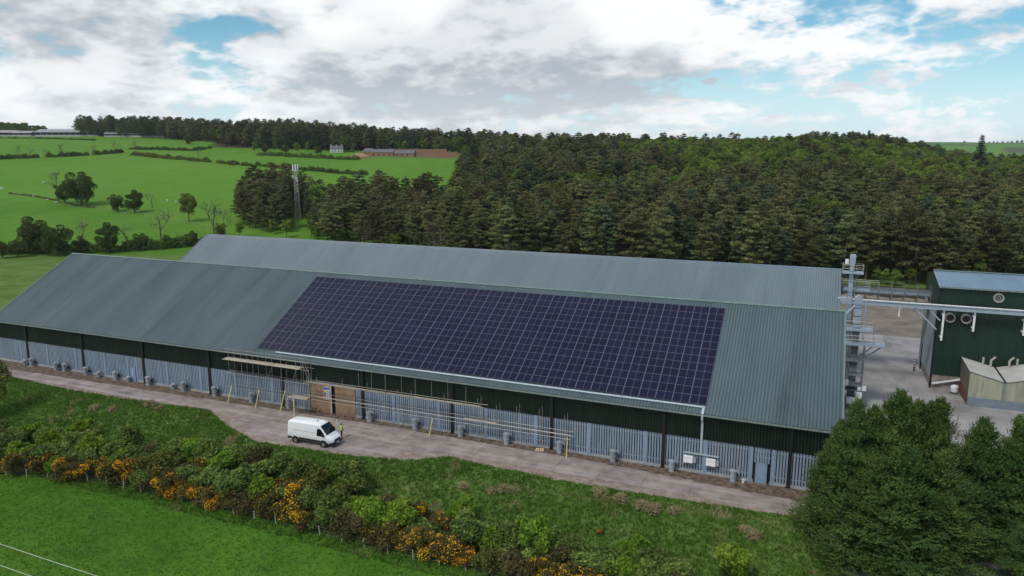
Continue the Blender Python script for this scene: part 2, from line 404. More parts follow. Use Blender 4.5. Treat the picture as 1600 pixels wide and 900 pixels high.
def ribbed(name, xa, xb, pitch, prof, rows, mp, mat, parent=None):
    """sheet with ribs: prof = [(fraction, height)], rows = values along the sheet, mp(u, s, h) -> point"""
    us, hs = [], []; n = max(1, int(round((xb-xa)/pitch))); pt = (xb-xa)/n
    for i in range(n):
        for f, h in prof: us.append(xa+(i+f)*pt); hs.append(h)
    us.append(xb); hs.append(prof[0][1])
    V = [mp(u, s, h) for s in rows for u, h in zip(us, hs)]; k = len(us)
    i0 = (np.arange(len(rows)-1)[:, None]*k + np.arange(k-1)[None]).ravel()
    Fq = np.stack([i0, i0+1, i0+1+k, i0+k], 1)
    return link(name, np_mesh(name, V, Fq, mat), parent)
cs, sn = math.cos(SL), math.sin(SL)
def front(u, s, h): return (u, -OV + s*cs - h*sn, ZE + s*sn + h*cs)
def back(u, s, h): return (u, YR + s*cs + h*sn, ZR - s*sn + h*cs)
RIB = [(0, 0), (.58, 0), (.68, .038), (.90, .038), (1.0-1e-3, 0.001)]
wh = empty('warehouse', (0, 0, 0), 0, 'long front warehouse with grey-green ribbed roof carrying the solar array', 'warehouse', 'twin grain warehouses')
roof = ribbed('roof', X0, X1, .333, RIB, [0, 5.9, 5.92, 11.8, 11.82, RS-.05], front, mRoof, wh)
ribbed('rear_roof_slope', X0, X1, .333, RIB, [0.05, RS-.35], back, mRoof, wh)
def slabroof(name, s0, s1, h0, h1, mp, xa, xb, mat, parent):
    m = MB(); vs = [mp(x, s, h) for x in (xa, xb) for (s, h) in ((s0, h0), (s1, h0), (s1, h1), (s0, h1))]
    m.add(vs, [(3,2,1,0), (4,5,6,7), (0,1,5,4), (1,2,6,5), (2,3,7,6), (3,0,4,7)]); return m.build(name, mat, parent)
slabroof('ridge_cap', RS-.24, RS+.02, .045, .075, front, X0, X1, mTrimG, roof)
slabroof('ridge_cap', -.02, .24, .045, .075, back, X0, X1, mTrimG, roof)
slabroof('roof_liner', 0.02, RS, -.12, -.03, front, X0+.05, X1-.05, mSteelD, roof)
for xa in (X0-.06, X1-.10): slabroof('verge_trim', -.02, RS, -.2, .07, front, xa, xa+.16, mTrimG, roof)
g = MB(); g.prism([(-.56, ZE-.20), (-.41, ZE-.20), (-.41, ZE-.03), (-.45, ZE-.03), (-.45, ZE-.15), (-.52, ZE-.15), (-.52, ZE-.03), (-.56, ZE-.03)], 'x', X0, X1); g.build('gutter', mGut, wh)
COLX = [-94.28 + 12.292*i for i in range(10)]
ZB = 3.72
core = MB(); core.box(X0+.3, X1-.3, .12, .3, 0, ZE-.25); core.build('wall_core', mSteelD, wh)
colm = MB(); colm.box(-.17, .17, -.22, .1, 0, ZE-.22); colm.box(-.25, .25, -.26, -.02, 0, .12)
cme = colm.mesh('column', mSteelD)
for cx in COLX: link('column', cme, wh, (cx, 0, 0))
CL = [(0, 0), (.45, 0), (.6, .035), (.85, .035), (1-1e-3, .001)]
edges = [X0+.2] + COLX + [X1-.15]
def wallf(u, s, h): return (u, .02 - h, s)
for a, b in zip(edges[:-1], edges[1:]):
    ribbed('cladding_panel', a+.17, b-.17, .30, CL, [ZB-.05, ZE-.2], wallf, mGreen, wh)
PIL = [-95.95+6.135*i for i in range(19)]
GAL = [(0, 0), (.04, .11), (.50, .11), (.54, 0), (1-1e-3, 0)]
def slats(name, a, b, z0, z1, parent):
    m = MB(); n = max(1, int(round((b-a)/.272))); pt = (b-a)/n            # spaced upright boards over the dark core wall
    for i in range(n): m.box(a+i*pt+.005, a+i*pt+.185, -.085, -.02, z0, z1+.004*(i % 3))
    m.box(a, b, -.019, .015, z0+.5, z0+.62); m.box(a, b, -.019, .015, z1-.4, z1-.28)
    return m.build(name, mGalv, parent)
DOORS = [(-40.75, -33.95), (-72.75, -71.3), (13.05, 14.6)]
cuts = sorted(set([X0+.2, X1-.15] + [p_ for p_ in PIL if not (-41.2 < p_ < -33.5)] + COLX + [e for d in DOORS for e in d]))
cuts = [c_ for c_ in cuts if not any(d[0]+.01 < c_ < d[1]-.01 for d in DOORS)]
for a, b in zip(cuts[:-1], cuts[1:]):
    if b-a < .5: continue
    if any(d[0]-.01 <= a and b <= d[1]+.01 for d in DOORS):
        d = b-a
        if d > 3: continue
        slats('wall_panel', a+.02, b-.02, 2.15, ZB, wh); continue
    slats('wall_panel', a+.05, b-.05, .28, ZB, wh)
pm = MB(); pm.box(-.15, .15, -.13, .02, .0, ZB-.03); pme = pm.mesh('pilaster', mPil)
for p_ in PIL:
    if -41.2 < p_ < -33.5 or any(abs(p_-cx) < .3 for cx in COLX) or (-73 < p_ < -71) or (12.5 < p_ < 15): continue
    link('pilaster', pme, wh, (p_, 0, 0))
for p_ in (-72.9, -71.15, 12.8, 14.85): link('pilaster', pme, wh, (p_, 0, 0))
for a, b in zip(edges[:-1], edges[1:]):
    segs = [(a+.18, b-.18)]
    for d in DOORS:
        ns = []
        for (u, v_) in segs:
            if d[1] <= u or d[0] >= v_: ns.append((u, v_))
            else:
                if d[0]-u > .2: ns.append((u, d[0]))
                if v_-d[1] > .2: ns.append((d[1], v_))
        segs = ns
    for (u, v_) in segs:
        m = MB(); m.box(u, v_, -.12, .05, 0, .30); m.build('plinth', mPlinth, wh)
tr = MB(); tr.box(X0+.2, X1-.15, -.10, .03, ZB-.02, ZB+.05); tr.build('drip_trim', mSteelD, wh)
mDoorB = M('blue_steel_door', (.20, .29, .40), (.24, .33, .44), rough=.45)
for (a, b) in ((-72.5, -71.55), (13.3, 14.25)):
    m = MB(); m.box(a, b, -.10, -.02, .02, 2.05); d = m.build('door', mDoorB, wh)
    m = MB(); m.box(a-.08, a-.01, -.13, 0, 0, 2.12); m.box(b+.01, b+.08, -.13, 0, 0, 2.12); m.box(a-.08, b+.08, -.13, 0, 2.06, 2.13); m.build('door_frame', mPil, d)
    m = MB(); m.box(b-.16, b-.06, -.16, -.10, 1.0, 1.04); m.build('handle', mSteelD, d)
# end and rear walls
for xa in (X0+.15, X1-.25):
    m = MB(); m.prism([(.31, 0), (30.2, 0), (30.2, ZE-.3), (YR, ZR-.25), (.31, ZE-.3)], 'x', xa, xa+.1); m.build('gable_wall', mGreen, wh)
# wooden sliding doors
mOSB = M('plywood', (.235, .150, .088), (.33, .225, .145), rough=.8, scale=1.2, stretch=(1, 1, .3), rand=.10)
dr = [(-40.7, -39.1), (-39.08, -37.65), (-36.95, -35.5), (-35.48, -34.0)]
for a, b in dr:
    m = MB(); m.box(a, b-.0, -.14, -.05, .05, 3.75); dd = m.build('plywood_door', mOSB, wh)
    for zb2 in (.35, 2.0, 3.45):
        m = MB(); m.box(a+.05, b-.05, -.185, -.142, zb2, zb2+.12); m.build('batten', mOSB, dd)
m = MB(); m.box(-40.8, -33.9, -.2, -.02, 3.76, 3.95); m.build('door_track', mGut, wh)
m = MB(); m.box(-37.62, -37.5, -.2, -.05, 0, 3.7); m.build('door_post', M('pale_timber', (.52, .44, .33), rough=.8), wh)
# second warehouse behind, ridge rounded over
Y2 = 45.55; ZR2 = 15.6
wh2 = empty('warehouse', (0, 30.4, 0), 0, 'rear warehouse with pale blue-grey rounded ridge in front of the pine wood', 'warehouse', 'twin grain warehouses')
prof2 = []
yv, zv = 30.35, 6.55
rr = 3.6; sl2 = math.atan2(ZR2+.52-zv, Y2-yv)
# arc tangent to both slopes
apex = ZR2 + .52; tlen = rr*math.tan(sl2)
pts = [(yv, zv), (yv+(Y2-yv)*.5, zv+(apex-zv)*.5), (Y2-tlen*math.cos(sl2), apex-tlen*math.sin(sl2))]
czy = apex - tlen*math.sin(sl2) - rr*math.cos(sl2)
for k in range(1, 18):
    a = sl2 - 2*sl2*k/18; pts.append((Y2 - rr*math.sin(a), czy + rr*math.cos(a)))
pts += [(Y2+tlen*math.cos(sl2), apex-tlen*math.sin(sl2)), (61.0, zv - .1)]
nrm = []
for i in range(len(pts)):
    a = pts[max(i-1, 0)]; b = pts[min(i+1, len(pts)-1)]; dl = math.hypot(b[0]-a[0], b[1]-a[1]); nrm.append((-(b[1]-a[1])/dl, (b[0]-a[0])/dl))
def arc(u, s, h):
    i = int(s); return (u, pts[i][0]+nrm[i][0]*h-30.4, pts[i][1]+nrm[i][1]*h)
ZT2 = max(p_[1] for p_ in pts)
r2 = ribbed('roof', -101.6, 21.0, .333, [(f_, h_*.5) for f_, h_ in RIB], list(range(len(pts))), arc, mRoof2, wh2)
for xa in (-101.66, 20.92):
    m = MB()
    for i in range(len(pts)-1):
        (ya, za), (yb2, zb2) = pts[i], pts[i+1]
        m.add([(xx, yy-30.4, zz_+hh) for xx in (xa, xa+.16) for (yy, zz_, hh) in ((ya, za, -.15), (yb2, zb2, -.15), (yb2, zb2, .07), (ya, za, .07))], [(3,2,1,0), (4,5,6,7), (0,1,5,4), (1,2,6,5), (2,3,7,6), (3,0,4,7)])
    m.build('verge_trim', mRoof2, r2)
for xa in (-101.4, 20.7):
    m = MB(); m.prism([(yv+.3-30.4, 0), (60.7-30.4, 0)] + [(p_[0]-30.4, p_[1]-.2) for p_ in pts[::-1]], 'x', xa, xa+.12); m.build('gable_wall', mGreen, wh2)
m = MB(); m.box(-101.3, 20.6, 30.2, 30.4, 0, 6.2); m.build('rear_wall', mGreen, wh2)
m = MB(); m.box(-102, 20.8, 29.85-30.4, 30.30-30.4, 6.05, 6.35); m.build('valley_gutter', mGut, wh2)

# ------------------------------------------------------------------ solar array
PW, PH = 1.747, 1.154; AX, AS = -49.535, 1.150
mGlass = bpy.data.materials.new('solar_glass'); mGlass.use_nodes = True; t = NT(mGlass.node_tree); t.n.clear()
gpos = t.node('ShaderNodeNewGeometry').outputs['Position']
cc = t.mix(t.remap(t.noise(gpos, .16, 3), .35, .65), (.0042, .0055, .025, 1), (.0072, .0066, .029, 1))
oi = t.node('ShaderNodeObjectInfo').outputs['Random']
cc = t.mix(t.math('MULTIPLY', oi, .55), cc, (.006, .011, .042, 1))
p = t.node('ShaderNodeBsdfPrincipled'); t.put(p.inputs['Base Color'], cc); p.inputs['Roughness'].default_value = .13; p.inputs['Specular IOR Level'].default_value = .18
t.l.new(p.outputs[0], t.node('ShaderNodeOutputMaterial').inputs[0])
mFrame = M('panel_frame', (.155, .155, .215), (.20, .20, .26), rough=.5, metal=.1)
arr = empty('solar_array', front(AX, AS, .1), 0, 'rectangular array of dark indigo solar panels on the front warehouse roof', 'solar panels')
arr.rotation_euler = (SL, 0, 0)
def panel_geo(m, ox=0., oy=0.):
    w_, h_ = 1.722, 1.134; fx, fy = .026, .012
    m.box(ox, ox+fx, oy, oy+h_, 0, .037, 1); m.box(ox+w_-fx, ox+w_, oy, oy+h_, 0, .037, 1)
    m.box(ox+fx, ox+w_-fx, oy, oy+fy, 0, .037, 1); m.box(ox+fx, ox+w_-fx, oy+h_-fy, oy+h_, 0, .037, 1)
    mid = ox+w_/2
    m.add([(ox+fx, oy+fy, .033), (mid-.012, oy+fy, .033), (mid-.012, oy+h_-fy, .033), (ox+fx, oy+h_-fy, .033)], [(0, 1, 2, 3)], 0)
    m.add([(mid+.012, oy+fy, .033), (ox+w_-fx, oy+fy, .033), (ox+w_-fx, oy+h_-fy, .033), (mid+.012, oy+h_-fy, .033)], [(0, 1, 2, 3)], 0)
    m.add([(mid-.012, oy+fy, .0335), (mid+.012, oy+fy, .0335), (mid+.012, oy+h_-fy, .0335), (mid-.012, oy+h_-fy, .0335)], [(0, 1, 2, 3)], 1)
    m.add([(ox+fx, oy+fy, .005), (ox+w_-fx, oy+fy, .005), (ox+w_-fx, oy+h_-fy, .005), (ox+fx, oy+h_-fy, .005)], [(3, 2, 1, 0)], 0)
    return m
pmesh = panel_geo(MB()).mesh('panel', [mGlass, mFrame])
cells = sorted([((Vector(front(AX+(i+.5)*PW, AS+(j+.5)*PH, .1))-CAM).length, i, j) for i in range(33) for j in range(13)])
for d, i, j in cells[:300]: link('panel', pmesh, arr, (i*PW+.0125, j*PH+.01, 0))
rest = MB()
for d, i, j in cells[300:]: panel_geo(rest, i*PW+.0125, j*PH+.01)
tag(rest.build('panels', [mGlass, mFrame], arr), kind='stuff')
for j in range(13):
    for q in (.28, .86):
        m = MB(); m.box(-.05, 33*PW+.05, j*PH+q-.02, j*PH+q+.02, -.055, -.002); m.build('rail', mFrame, arr)
# cable tray under the array and down the wall
mTray = M('galvanised_tray', (.42, .50, .56), (.52, .60, .66), rough=.4, metal=.3)
ct = empty('cable_tray', front(-46.3, .82, .05), 0, 'bright galvanised cable tray below the solar array, dropping down the wall to the inverters', 'cable tray')
o0 = Vector(front(-46.3, .82, .05))
def L(u, s, h): return Vector(front(u, s, h)) - o0
m = MB()
def trayseg(a, b, s0, s1):
    vs = [L(u, s, h) for u in (a, b) for (s, h) in ((s0, .05), (s1, .05), (s1, .14), (s0, .14))]
    m.add(vs, [(3,2,1,0), (4,5,6,7), (0,1,5,4), (1,2,6,5), (2,3,7,6), (3,0,4,7)])
trayseg(-46.3, 8.05, .74, .92); m.build('roof_tray', mTray, ct)
m = MB(); trayseg(7.78, 8.02, -.1, .67); m.build('roof_drop', mTray, ct)
m = MB(); a = Vector((7.9, -.60, ZE-.05))-o0; b = Vector((7.9, -.60, 5.9))-o0; m.beam(a, b, .2, .1); m.beam(Vector((7.9, -.58, 5.95))-o0, Vector((7.9, -.2, 5.6))-o0, .2, .1)
m.beam(Vector((7.9, -.19, 5.62))-o0, Vector((7.9, -.19, 2.2))-o0, .22, .1); m.build('wall_drop', mTray, ct)
m = MB(); m.beam(Vector((6.2, -.2, 2.12))-o0, Vector((9.7, -.2, 2.12))-o0, .1, .14); m.build('wall_tray', mTray, ct)

# ------------------------------------------------------------------ foliage kit
def unit(a): return a/np.maximum(np.linalg.norm(a, axis=1, keepdims=True), 1e-9)
def diamonds(C, l, w_, rg, up=0.0, axis=None, spread=1.0):
    """one small kite-shaped leaf face per centre"""
    n = len(C); l = np.broadcast_to(np.asarray(l, float), (n,))[:, None]; w_ = np.broadcast_to(np.asarray(w_, float), (n,))[:, None]
    N = unit(rg.normal(size=(n, 3)) + np.array([0, 0, up]))
    A = rg.normal(size=(n, 3)) if axis is None else axis + rg.normal(size=(n, 3))*spread
    A = unit(A - (A*N).sum(1, keepdims=True)*N); B = np.cross(N, A)
    V = np.stack([C-A*l, C+B*w_-A*l*.1, C+A*l, C-B*w_-A*l*.1], 1).reshape(-1, 3)
    return V, np.arange(4*n).reshape(n, 4)
def inball(n, rg): 
    return unit(rg.normal(size=(n, 3)))*rg.uniform(0, 1, (n, 1))**(1/2.4)
mBark = M('pine_bark', (.075, .052, .038), (.150, .105, .075), rough=.95, scale=3, stretch=(1, 1, .3), bump=.02, bscale=8)
mBarkG = M('grey_bark', (.085, .075, .062), (.15, .135, .11), rough=.95, scale=3, stretch=(1, 1, .3))
lPine = leafmat('pine_needles', (.104, .126, .052), (.208, .212, .090), trans=.15, nscale=.28, rand=.42, hue=.03)
lBroad = leafmat('spring_leaves', (.120, .185, .034), (.215, .285, .062), trans=.28, nscale=.35, rand=.25, hue=.02)
lFir = leafmat('fir_needles', (.018, .028, .028), (.032, .046, .042), trans=.1, nscale=.4, rand=.15)
lTwig = leafmat('bare_twigs', (.12, .098, .080), (.19, .160, .130), trans=.1, nscale=.4, rand=.2)
lOak = leafmat('dark_leaves', (.072, .112, .030), (.140, .185, .054), trans=.25, nscale=.45, rand=.2)
lBush = leafmat('bush_leaves', (.118, .180, .046), (.200, .275, .074), trans=.28, nscale=.9, rand=.22, hue=.012)
lLime = leafmat('bright_leaves', (.140, .235, .028), (.220, .330, .045), trans=.32, nscale=.9, rand=.15)
lOlive = leafmat('olive_leaves', (.110, .135, .034), (.170, .190, .052), trans=.25, nscale=.9, rand=.15)
lGorse = leafmat('gorse_spines', (.080, .082, .028), (.140, .118, .044), trans=.12, nscale=1.2, rand=.25)
lBloom = leafmat('gorse_blossom', (.62, .34, .02), (.78, .48, .035), trans=.2, nscale=2, rand=.15, island=.3)
lBramble = leafmat('bramble_leaves', (.085, .090, .036), (.150, .128, .056), trans=.2, nscale=1.2, rand=.2)
lLey = leafmat('cypress_sprays', (.050, .096, .030), (.125, .190, .052), trans=.15, nscale=.55, rand=.10, island=.35)
lDry = leafmat('dry_grass', (.27, .23, .12), (.42, .36, .20), trans=.2, nscale=.5, rand=0)
lGrass = leafmat('grass_blades', (.080, .172, .028), (.130, .225, .044), trans=.3, nscale=.35, rand=0)
def trunkmesh(name, mat, H, r0, rg, bends=5, limbs=()):
    m = MB(); p = np.zeros(3); pts_ = [p.copy()]
    for i in range(bends):
        p = p + np.array([rg.normal()*.18, rg.normal()*.18, H/bends]); pts_.append(p.copy())
    for i in range(bends): m.tube(pts_[i], pts_[i+1], r0*(1-.85*i/bends), 6, r0*(1-.85*(i+1)/bends), caps=False)
    m.tube((0, 0, -.6), (0, 0, .01), r0*1.15, 6, caps=False)
    for a, b, r in limbs: m.tube(a, b, r, 4, r*.35, caps=False)
    return m.mesh(name, mat), pts_
def at_trunk(pts_, z):
    zs = [q[2] for q in pts_]; return np.array([np.interp(z, zs, [q[0] for q in pts_]), np.interp(z, zs, [q[1] for q in pts_]), z])
def pine(seed, H=16., R_=3.0, c0=.28, dens=1.0, flat=.32):
    rg = np.random.default_rng(seed); limbs = []; C = []
    base, pts_ = trunkmesh('trunk', mBark, H*.97, .24, rg)
    nl = 13
    for k in range(nl):
        t_ = (k+.5)/nl; z = H*(c0+(1-c0)*t_)
        r = R_*(1-t_)**.40*(.6+.4*min(1, t_*3.5))
        o_ = at_trunk(pts_, z*.97)
        for b in range(rg.integers(4, 7)):
            az = rg.uniform(0, 6.283); ln = r*rg.uniform(.55, 1.2)
            tip = o_ + np.array([math.cos(az)*ln, math.sin(az)*ln, ln*rg.uniform(-.05, .32)])
            limbs.append((o_, tip, .055))
            for f in ((.45, .8, 1.) if ln > 1.3 else (.6, 1.)):
                pr = rg.uniform(.65, 1.15)*(.65+.35*r/R_)
                n = int(50*dens*(pr/.8)**1.5)
                C.append(o_+(tip-o_)*f + rg.normal(size=3)*.12 + inball(n, rg)*np.array([pr, pr, pr*flat]))
    C.append(at_trunk(pts_, H*.97) + inball(40, rg)*np.array([.45, .45, .8]))
    C = np.concatenate(C); V, Qd = diamonds(C, rg.uniform(.20, .36, len(C)), rg.uniform(.07, .13, len(C)), rg, up=.8)
    tm, _ = trunkmesh('trunk', mBark, H*.97, .24, np.random.default_rng(seed), limbs=limbs)
    return tm, np_mesh('crown', V, Qd, lPine)
def broad(seed, H=12., R_=3.6, c0=.25, lobes=26, leaf=.26, n=5200, mat=None, lr=.34, bark=None, tr=.22):
    rg = np.random.default_rng(seed); limbs = []; C = []
    cz = H*(c0+1)/2; hz_ = H*(1-c0)/2
    _, pts_ = trunkmesh('trunk', bark or mBarkG, H*.8, tr, rg, 4)
    for k in range(lobes):
        d = unit(rg.normal(size=(1, 3)))[0]; f = rg.uniform(.35, .82)
        c_ = np.array([d[0]*R_*f, d[1]*R_*f, cz+d[2]*hz_*f]); r = R_*lr*rg.uniform(.65, 1.2)
        m_ = int(n/lobes*(r/(R_*lr))**2)
        s_ = unit(rg.normal(size=(m_, 3)) + np.array([0, 0, .35]))*rg.uniform(.72, 1.04, (m_, 1))*r
        C.append(c_ + s_*np.array([1, 1, .8]))
        limbs.append((at_trunk(pts_, min(H*.75, max(H*c0*.8, c_[2]*.62))), c_, .07))
    C = np.concatenate(C); V, Qd = diamonds(C, leaf*rg.uniform(.6, 1.2, len(C)), leaf*.62*rg.uniform(.6, 1.2, len(C)), rg, up=.5)
    tm, _ = trunkmesh('trunk', bark or mBarkG, H*.8, tr, np.random.default_rng(seed), 4, limbs)
    return tm, np_mesh('crown', V, Qd, mat or lBroad)
def fir(seed, H=26., R_=5.6):
    rg = np.random.default_rng(seed); C = []
    tm, pts_ = trunkmesh('trunk', mBark, H*.99, .35, rg, 5)
    nl = 26
    for k in range(nl):
        t_ = k/nl; z = H*(.1+.9*t_); r = R_*(1-t_)**.85+.25
        for b in range(9):
            az = rg.uniform(0, 6.283); ln = r*rg.uniform(.7, 1.1)
            n = int(20+30*ln/R_); f = rg.uniform(.1, 1, n)
            q = np.stack([np.cos(az)*ln*f, np.sin(az)*ln*f, -.28*ln*f+.15*ln*f*f], 1) + rg.normal(size=(n, 3))*np.array([.28, .28, .10])
            C.append(np.array([0, 0, z])+q)
    C = np.concatenate(C); V, Qd = diamonds(C, .42, .17, rg, up=.6)
    return tm, np_mesh('crown', V, Qd, lFir)
def bare(seed, H=9., mat=None, depth=5, spread=.55, kids=(2, 4)):
    rg = np.random.default_rng(seed); segs = []
    def go(p, d, ln, r, k):
        e = p + d*ln; segs.append((p, e, r, r*.68))
        if k == 0: return
        for i in range(rg.integers(kids[0], kids[1]+1)):
            nd = d + rg.normal(size=3)*spread + np.array([0, 0, .12]); nd /= np.linalg.norm(nd)
            go(p+(e-p)*rg.uniform(.6, 1.), nd, ln*rg.uniform(.6, .82), r*.62, k-1)
    go(np.zeros(3), np.array([0, 0, 1.]), H*.28, H*.016, depth)
    m = MB(); tw = []
    for p_, e, r, r2_ in segs:
        if r > H*.0035: m.tube(p_, e, r, 5, r2_, caps=False)
        else: tw.append((p_, e, r))
    m.tube((0, 0, -.5), (0, 0, .01), H*.018, 5, caps=False)
    V = []; Qd = []
    for p_, e, r in tw:
        d = e-p_; s_ = np.cross(d, rg.normal(size=3)); s_ = s_/max(np.linalg.norm(s_), 1e-6)*max(r, H*.0016)
        b = len(V); V += [p_-s_, p_+s_, e+s_*.4, e-s_*.4]; Qd.append((b, b+1, b+2, b+3))
    return m.mesh('trunk', mBarkG), np_mesh('crown', np.array(V), np.array(Qd), mat or lTwig)
def make_tree(name, geo, loc=(0, 0, 0), rz=0., sc=1.0, label=None, cat='tree', group=None, extra=()):
    o = empty(name, loc, rz, label, cat, group); o.scale = (sc,)*3 if not hasattr(sc, '__len__') else sc
    link('trunk', geo[0], o); link('crown', geo[1], o)
    for nm, me_ in extra: link(nm, me_, o)
    return o
PINES = [pine(101+i, H=16+i*.4, R_=[4.2, 4.8, 3.7, 4.4, 5.1][i], c0=[.16, .22, .12, .27, .20][i], flat=[.30, .34, .28, .32, .36][i]) for i in range(5)]
for i_, (ca_, cb_) in ((2, ((.060, .098, .056), (.125, .165, .088))), (4, ((.108, .114, .052), (.195, .190, .086)))):
    PINES[i_][1].materials[0] = leafmat('pine_needles_%s' % ('blue', 'tan')[i_ // 4], ca_, cb_, trans=.15, nscale=.28, rand=.40, hue=.02)
BROADS = [broad(201+i, H=[12, 14, 11, 13][i], R_=[3.4, 3.2, 3.6, 3.0][i], c0=.18) for i in range(4)]
FIRS = [fir(301), fir(302, 24, 4.6)]
OAKS = [broad(401+i, H=10, R_=[5.2, 4.6, 4.2][i], c0=.02, lobes=36, leaf=.26, n=8500, mat=lOak, lr=.28, tr=.3) for i in range(3)]
BARES = [bare(501+i, H=9+i) for i in range(3)]
rw = np.random.default_rng(77)

# ------------------------------------------------------------------ the wood behind the warehouses
def dfront(px): return np.interp(px, [360, 420, 800, 1100, 1300, 1420, 1800], [286, 264, 209, 198, 188, 181, 178])
cand = []
sp = 5.2
for D in np.arange(180, 600, sp):
    for l in np.arange(-.42*D, .92*D, sp):
        d_ = D + rw.uniform(-1.9, 1.9); l_ = l + rw.uniform(-1.9, 1.9); px = 800 + l_/d_*FPX
        if px < 368: continue
        f = d_ - dfront(px)
        if f < 0: continue
        if px < 700 and f > np.interp(px, [368, 420, 500, 700], [40, 74, 66, 72]): continue
        if 700 <= px < 760 and f > 60+(px-700)*5: continue
        if 452 < px < 484 and d_ < 303: continue
        cand.append((f, d_, px))
cand.sort()
def place(d_, px): return spot(px, d_)
def wood_zone(px, f):
    z_ = ['beside the telecom mast', 'behind the left half of the rear roof', 'behind the middle of the rear roof', 'behind the right part of the rear roof', 'behind the bucket elevators', 'behind the green building'][int(np.digitize(px, [540, 800, 1060, 1290, 1450]))]
    return ('at the wood edge ' if f < 6 else 'inside the wood ') + z_
near = [c_ for c_ in cand if 360 < c_[2] < 1640]
front_set = near[:340]; restc = near[340:] + [c_ for c_ in cand if not (360 < c_[2] < 1640)]
protoP = {}
kinds = []
for i, (f, d_, px) in enumerate(front_set):
    r_ = rw.uniform()
    k = 'pine'
    if (560 < px < 720 and r_ < .22) or (r_ < .035): k = 'bare'
    elif r_ > .955 or (410 < px < 500 and f < 10 and r_ > .4): k = 'broad'
    x_, y_, z_ = place(d_, px); rz = rw.uniform(0, 6.28)
    sc = rw.uniform(.74, 1.14)*(.86 if px < 640 else 1.0)
    v_ = int(rw.integers(0, 5)) if k == 'pine' else (int(rw.integers(0, 4)) if k == 'broad' else int(rw.integers(0, 3)))
    geo = {'pine': PINES, 'broad': BROADS, 'bare': BARES}[k][v_]
    if k == 'bare': sc *= 1.45
    if k == 'broad': sc *= .62 if px < 500 else .8
    big = 'tall' if sc > 1.0 else ('low' if sc < .84 else 'medium-sized')
    lab = {'pine': '%s dark olive pine %s' % (big, wood_zone(px, f)),
           'broad': 'yellow-green leafy tree %s' % wood_zone(px, f),
           'bare': 'bare pale-twigged tree %s' % wood_zone(px, f)}[k]
    grp = {'pine': 'pines in the front of the wood', 'broad': 'leafy trees in the front of the wood', 'bare': 'bare trees in the front of the wood'}[k]
    key = (k, v_)
    if key not in protoP:
        o = make_tree({'pine': 'pine_tree', 'broad': 'leafy_tree', 'bare': 'bare_tree'}[k], geo, (x_, y_, z_-.1), rz, sc, lab, 'tree', grp); protoP[key] = o
    else:
        o = copy_tree(protoP[key]); o['label'] = lab; o.location = (x_, y_, z_-.1); o.rotation_euler = (0, 0, rz); o.scale = (sc, sc, sc*rw.uniform(.94, 1.06))
for k, lst in (('pine', PINES), ('broad', BROADS), ('bare', BARES)):
    for v_ in range(len(lst)):
        if (k, v_) not in protoP:
            x_, y_, z_ = spot(1000+v_*60, 245)
            protoP[(k, v_)] = make_tree({'pine': 'pine_tree', 'broad': 'leafy_tree', 'bare': 'bare_tree'}[k], lst[v_], (x_, y_, z_), 0, .8, {'pine': 'tall dark brownish-green pine in the front ranks of the wood behind the warehouses', 'broad': 'yellow-green leafy tree among the dark pines behind the warehouses', 'bare': 'bare pale-twigged tree among the dark pines behind the warehouses'}[k], 'tree', {'pine': 'pines in the front of the wood', 'broad': 'leafy trees in the front of the wood', 'bare': 'bare trees in the front of the wood'}[k])
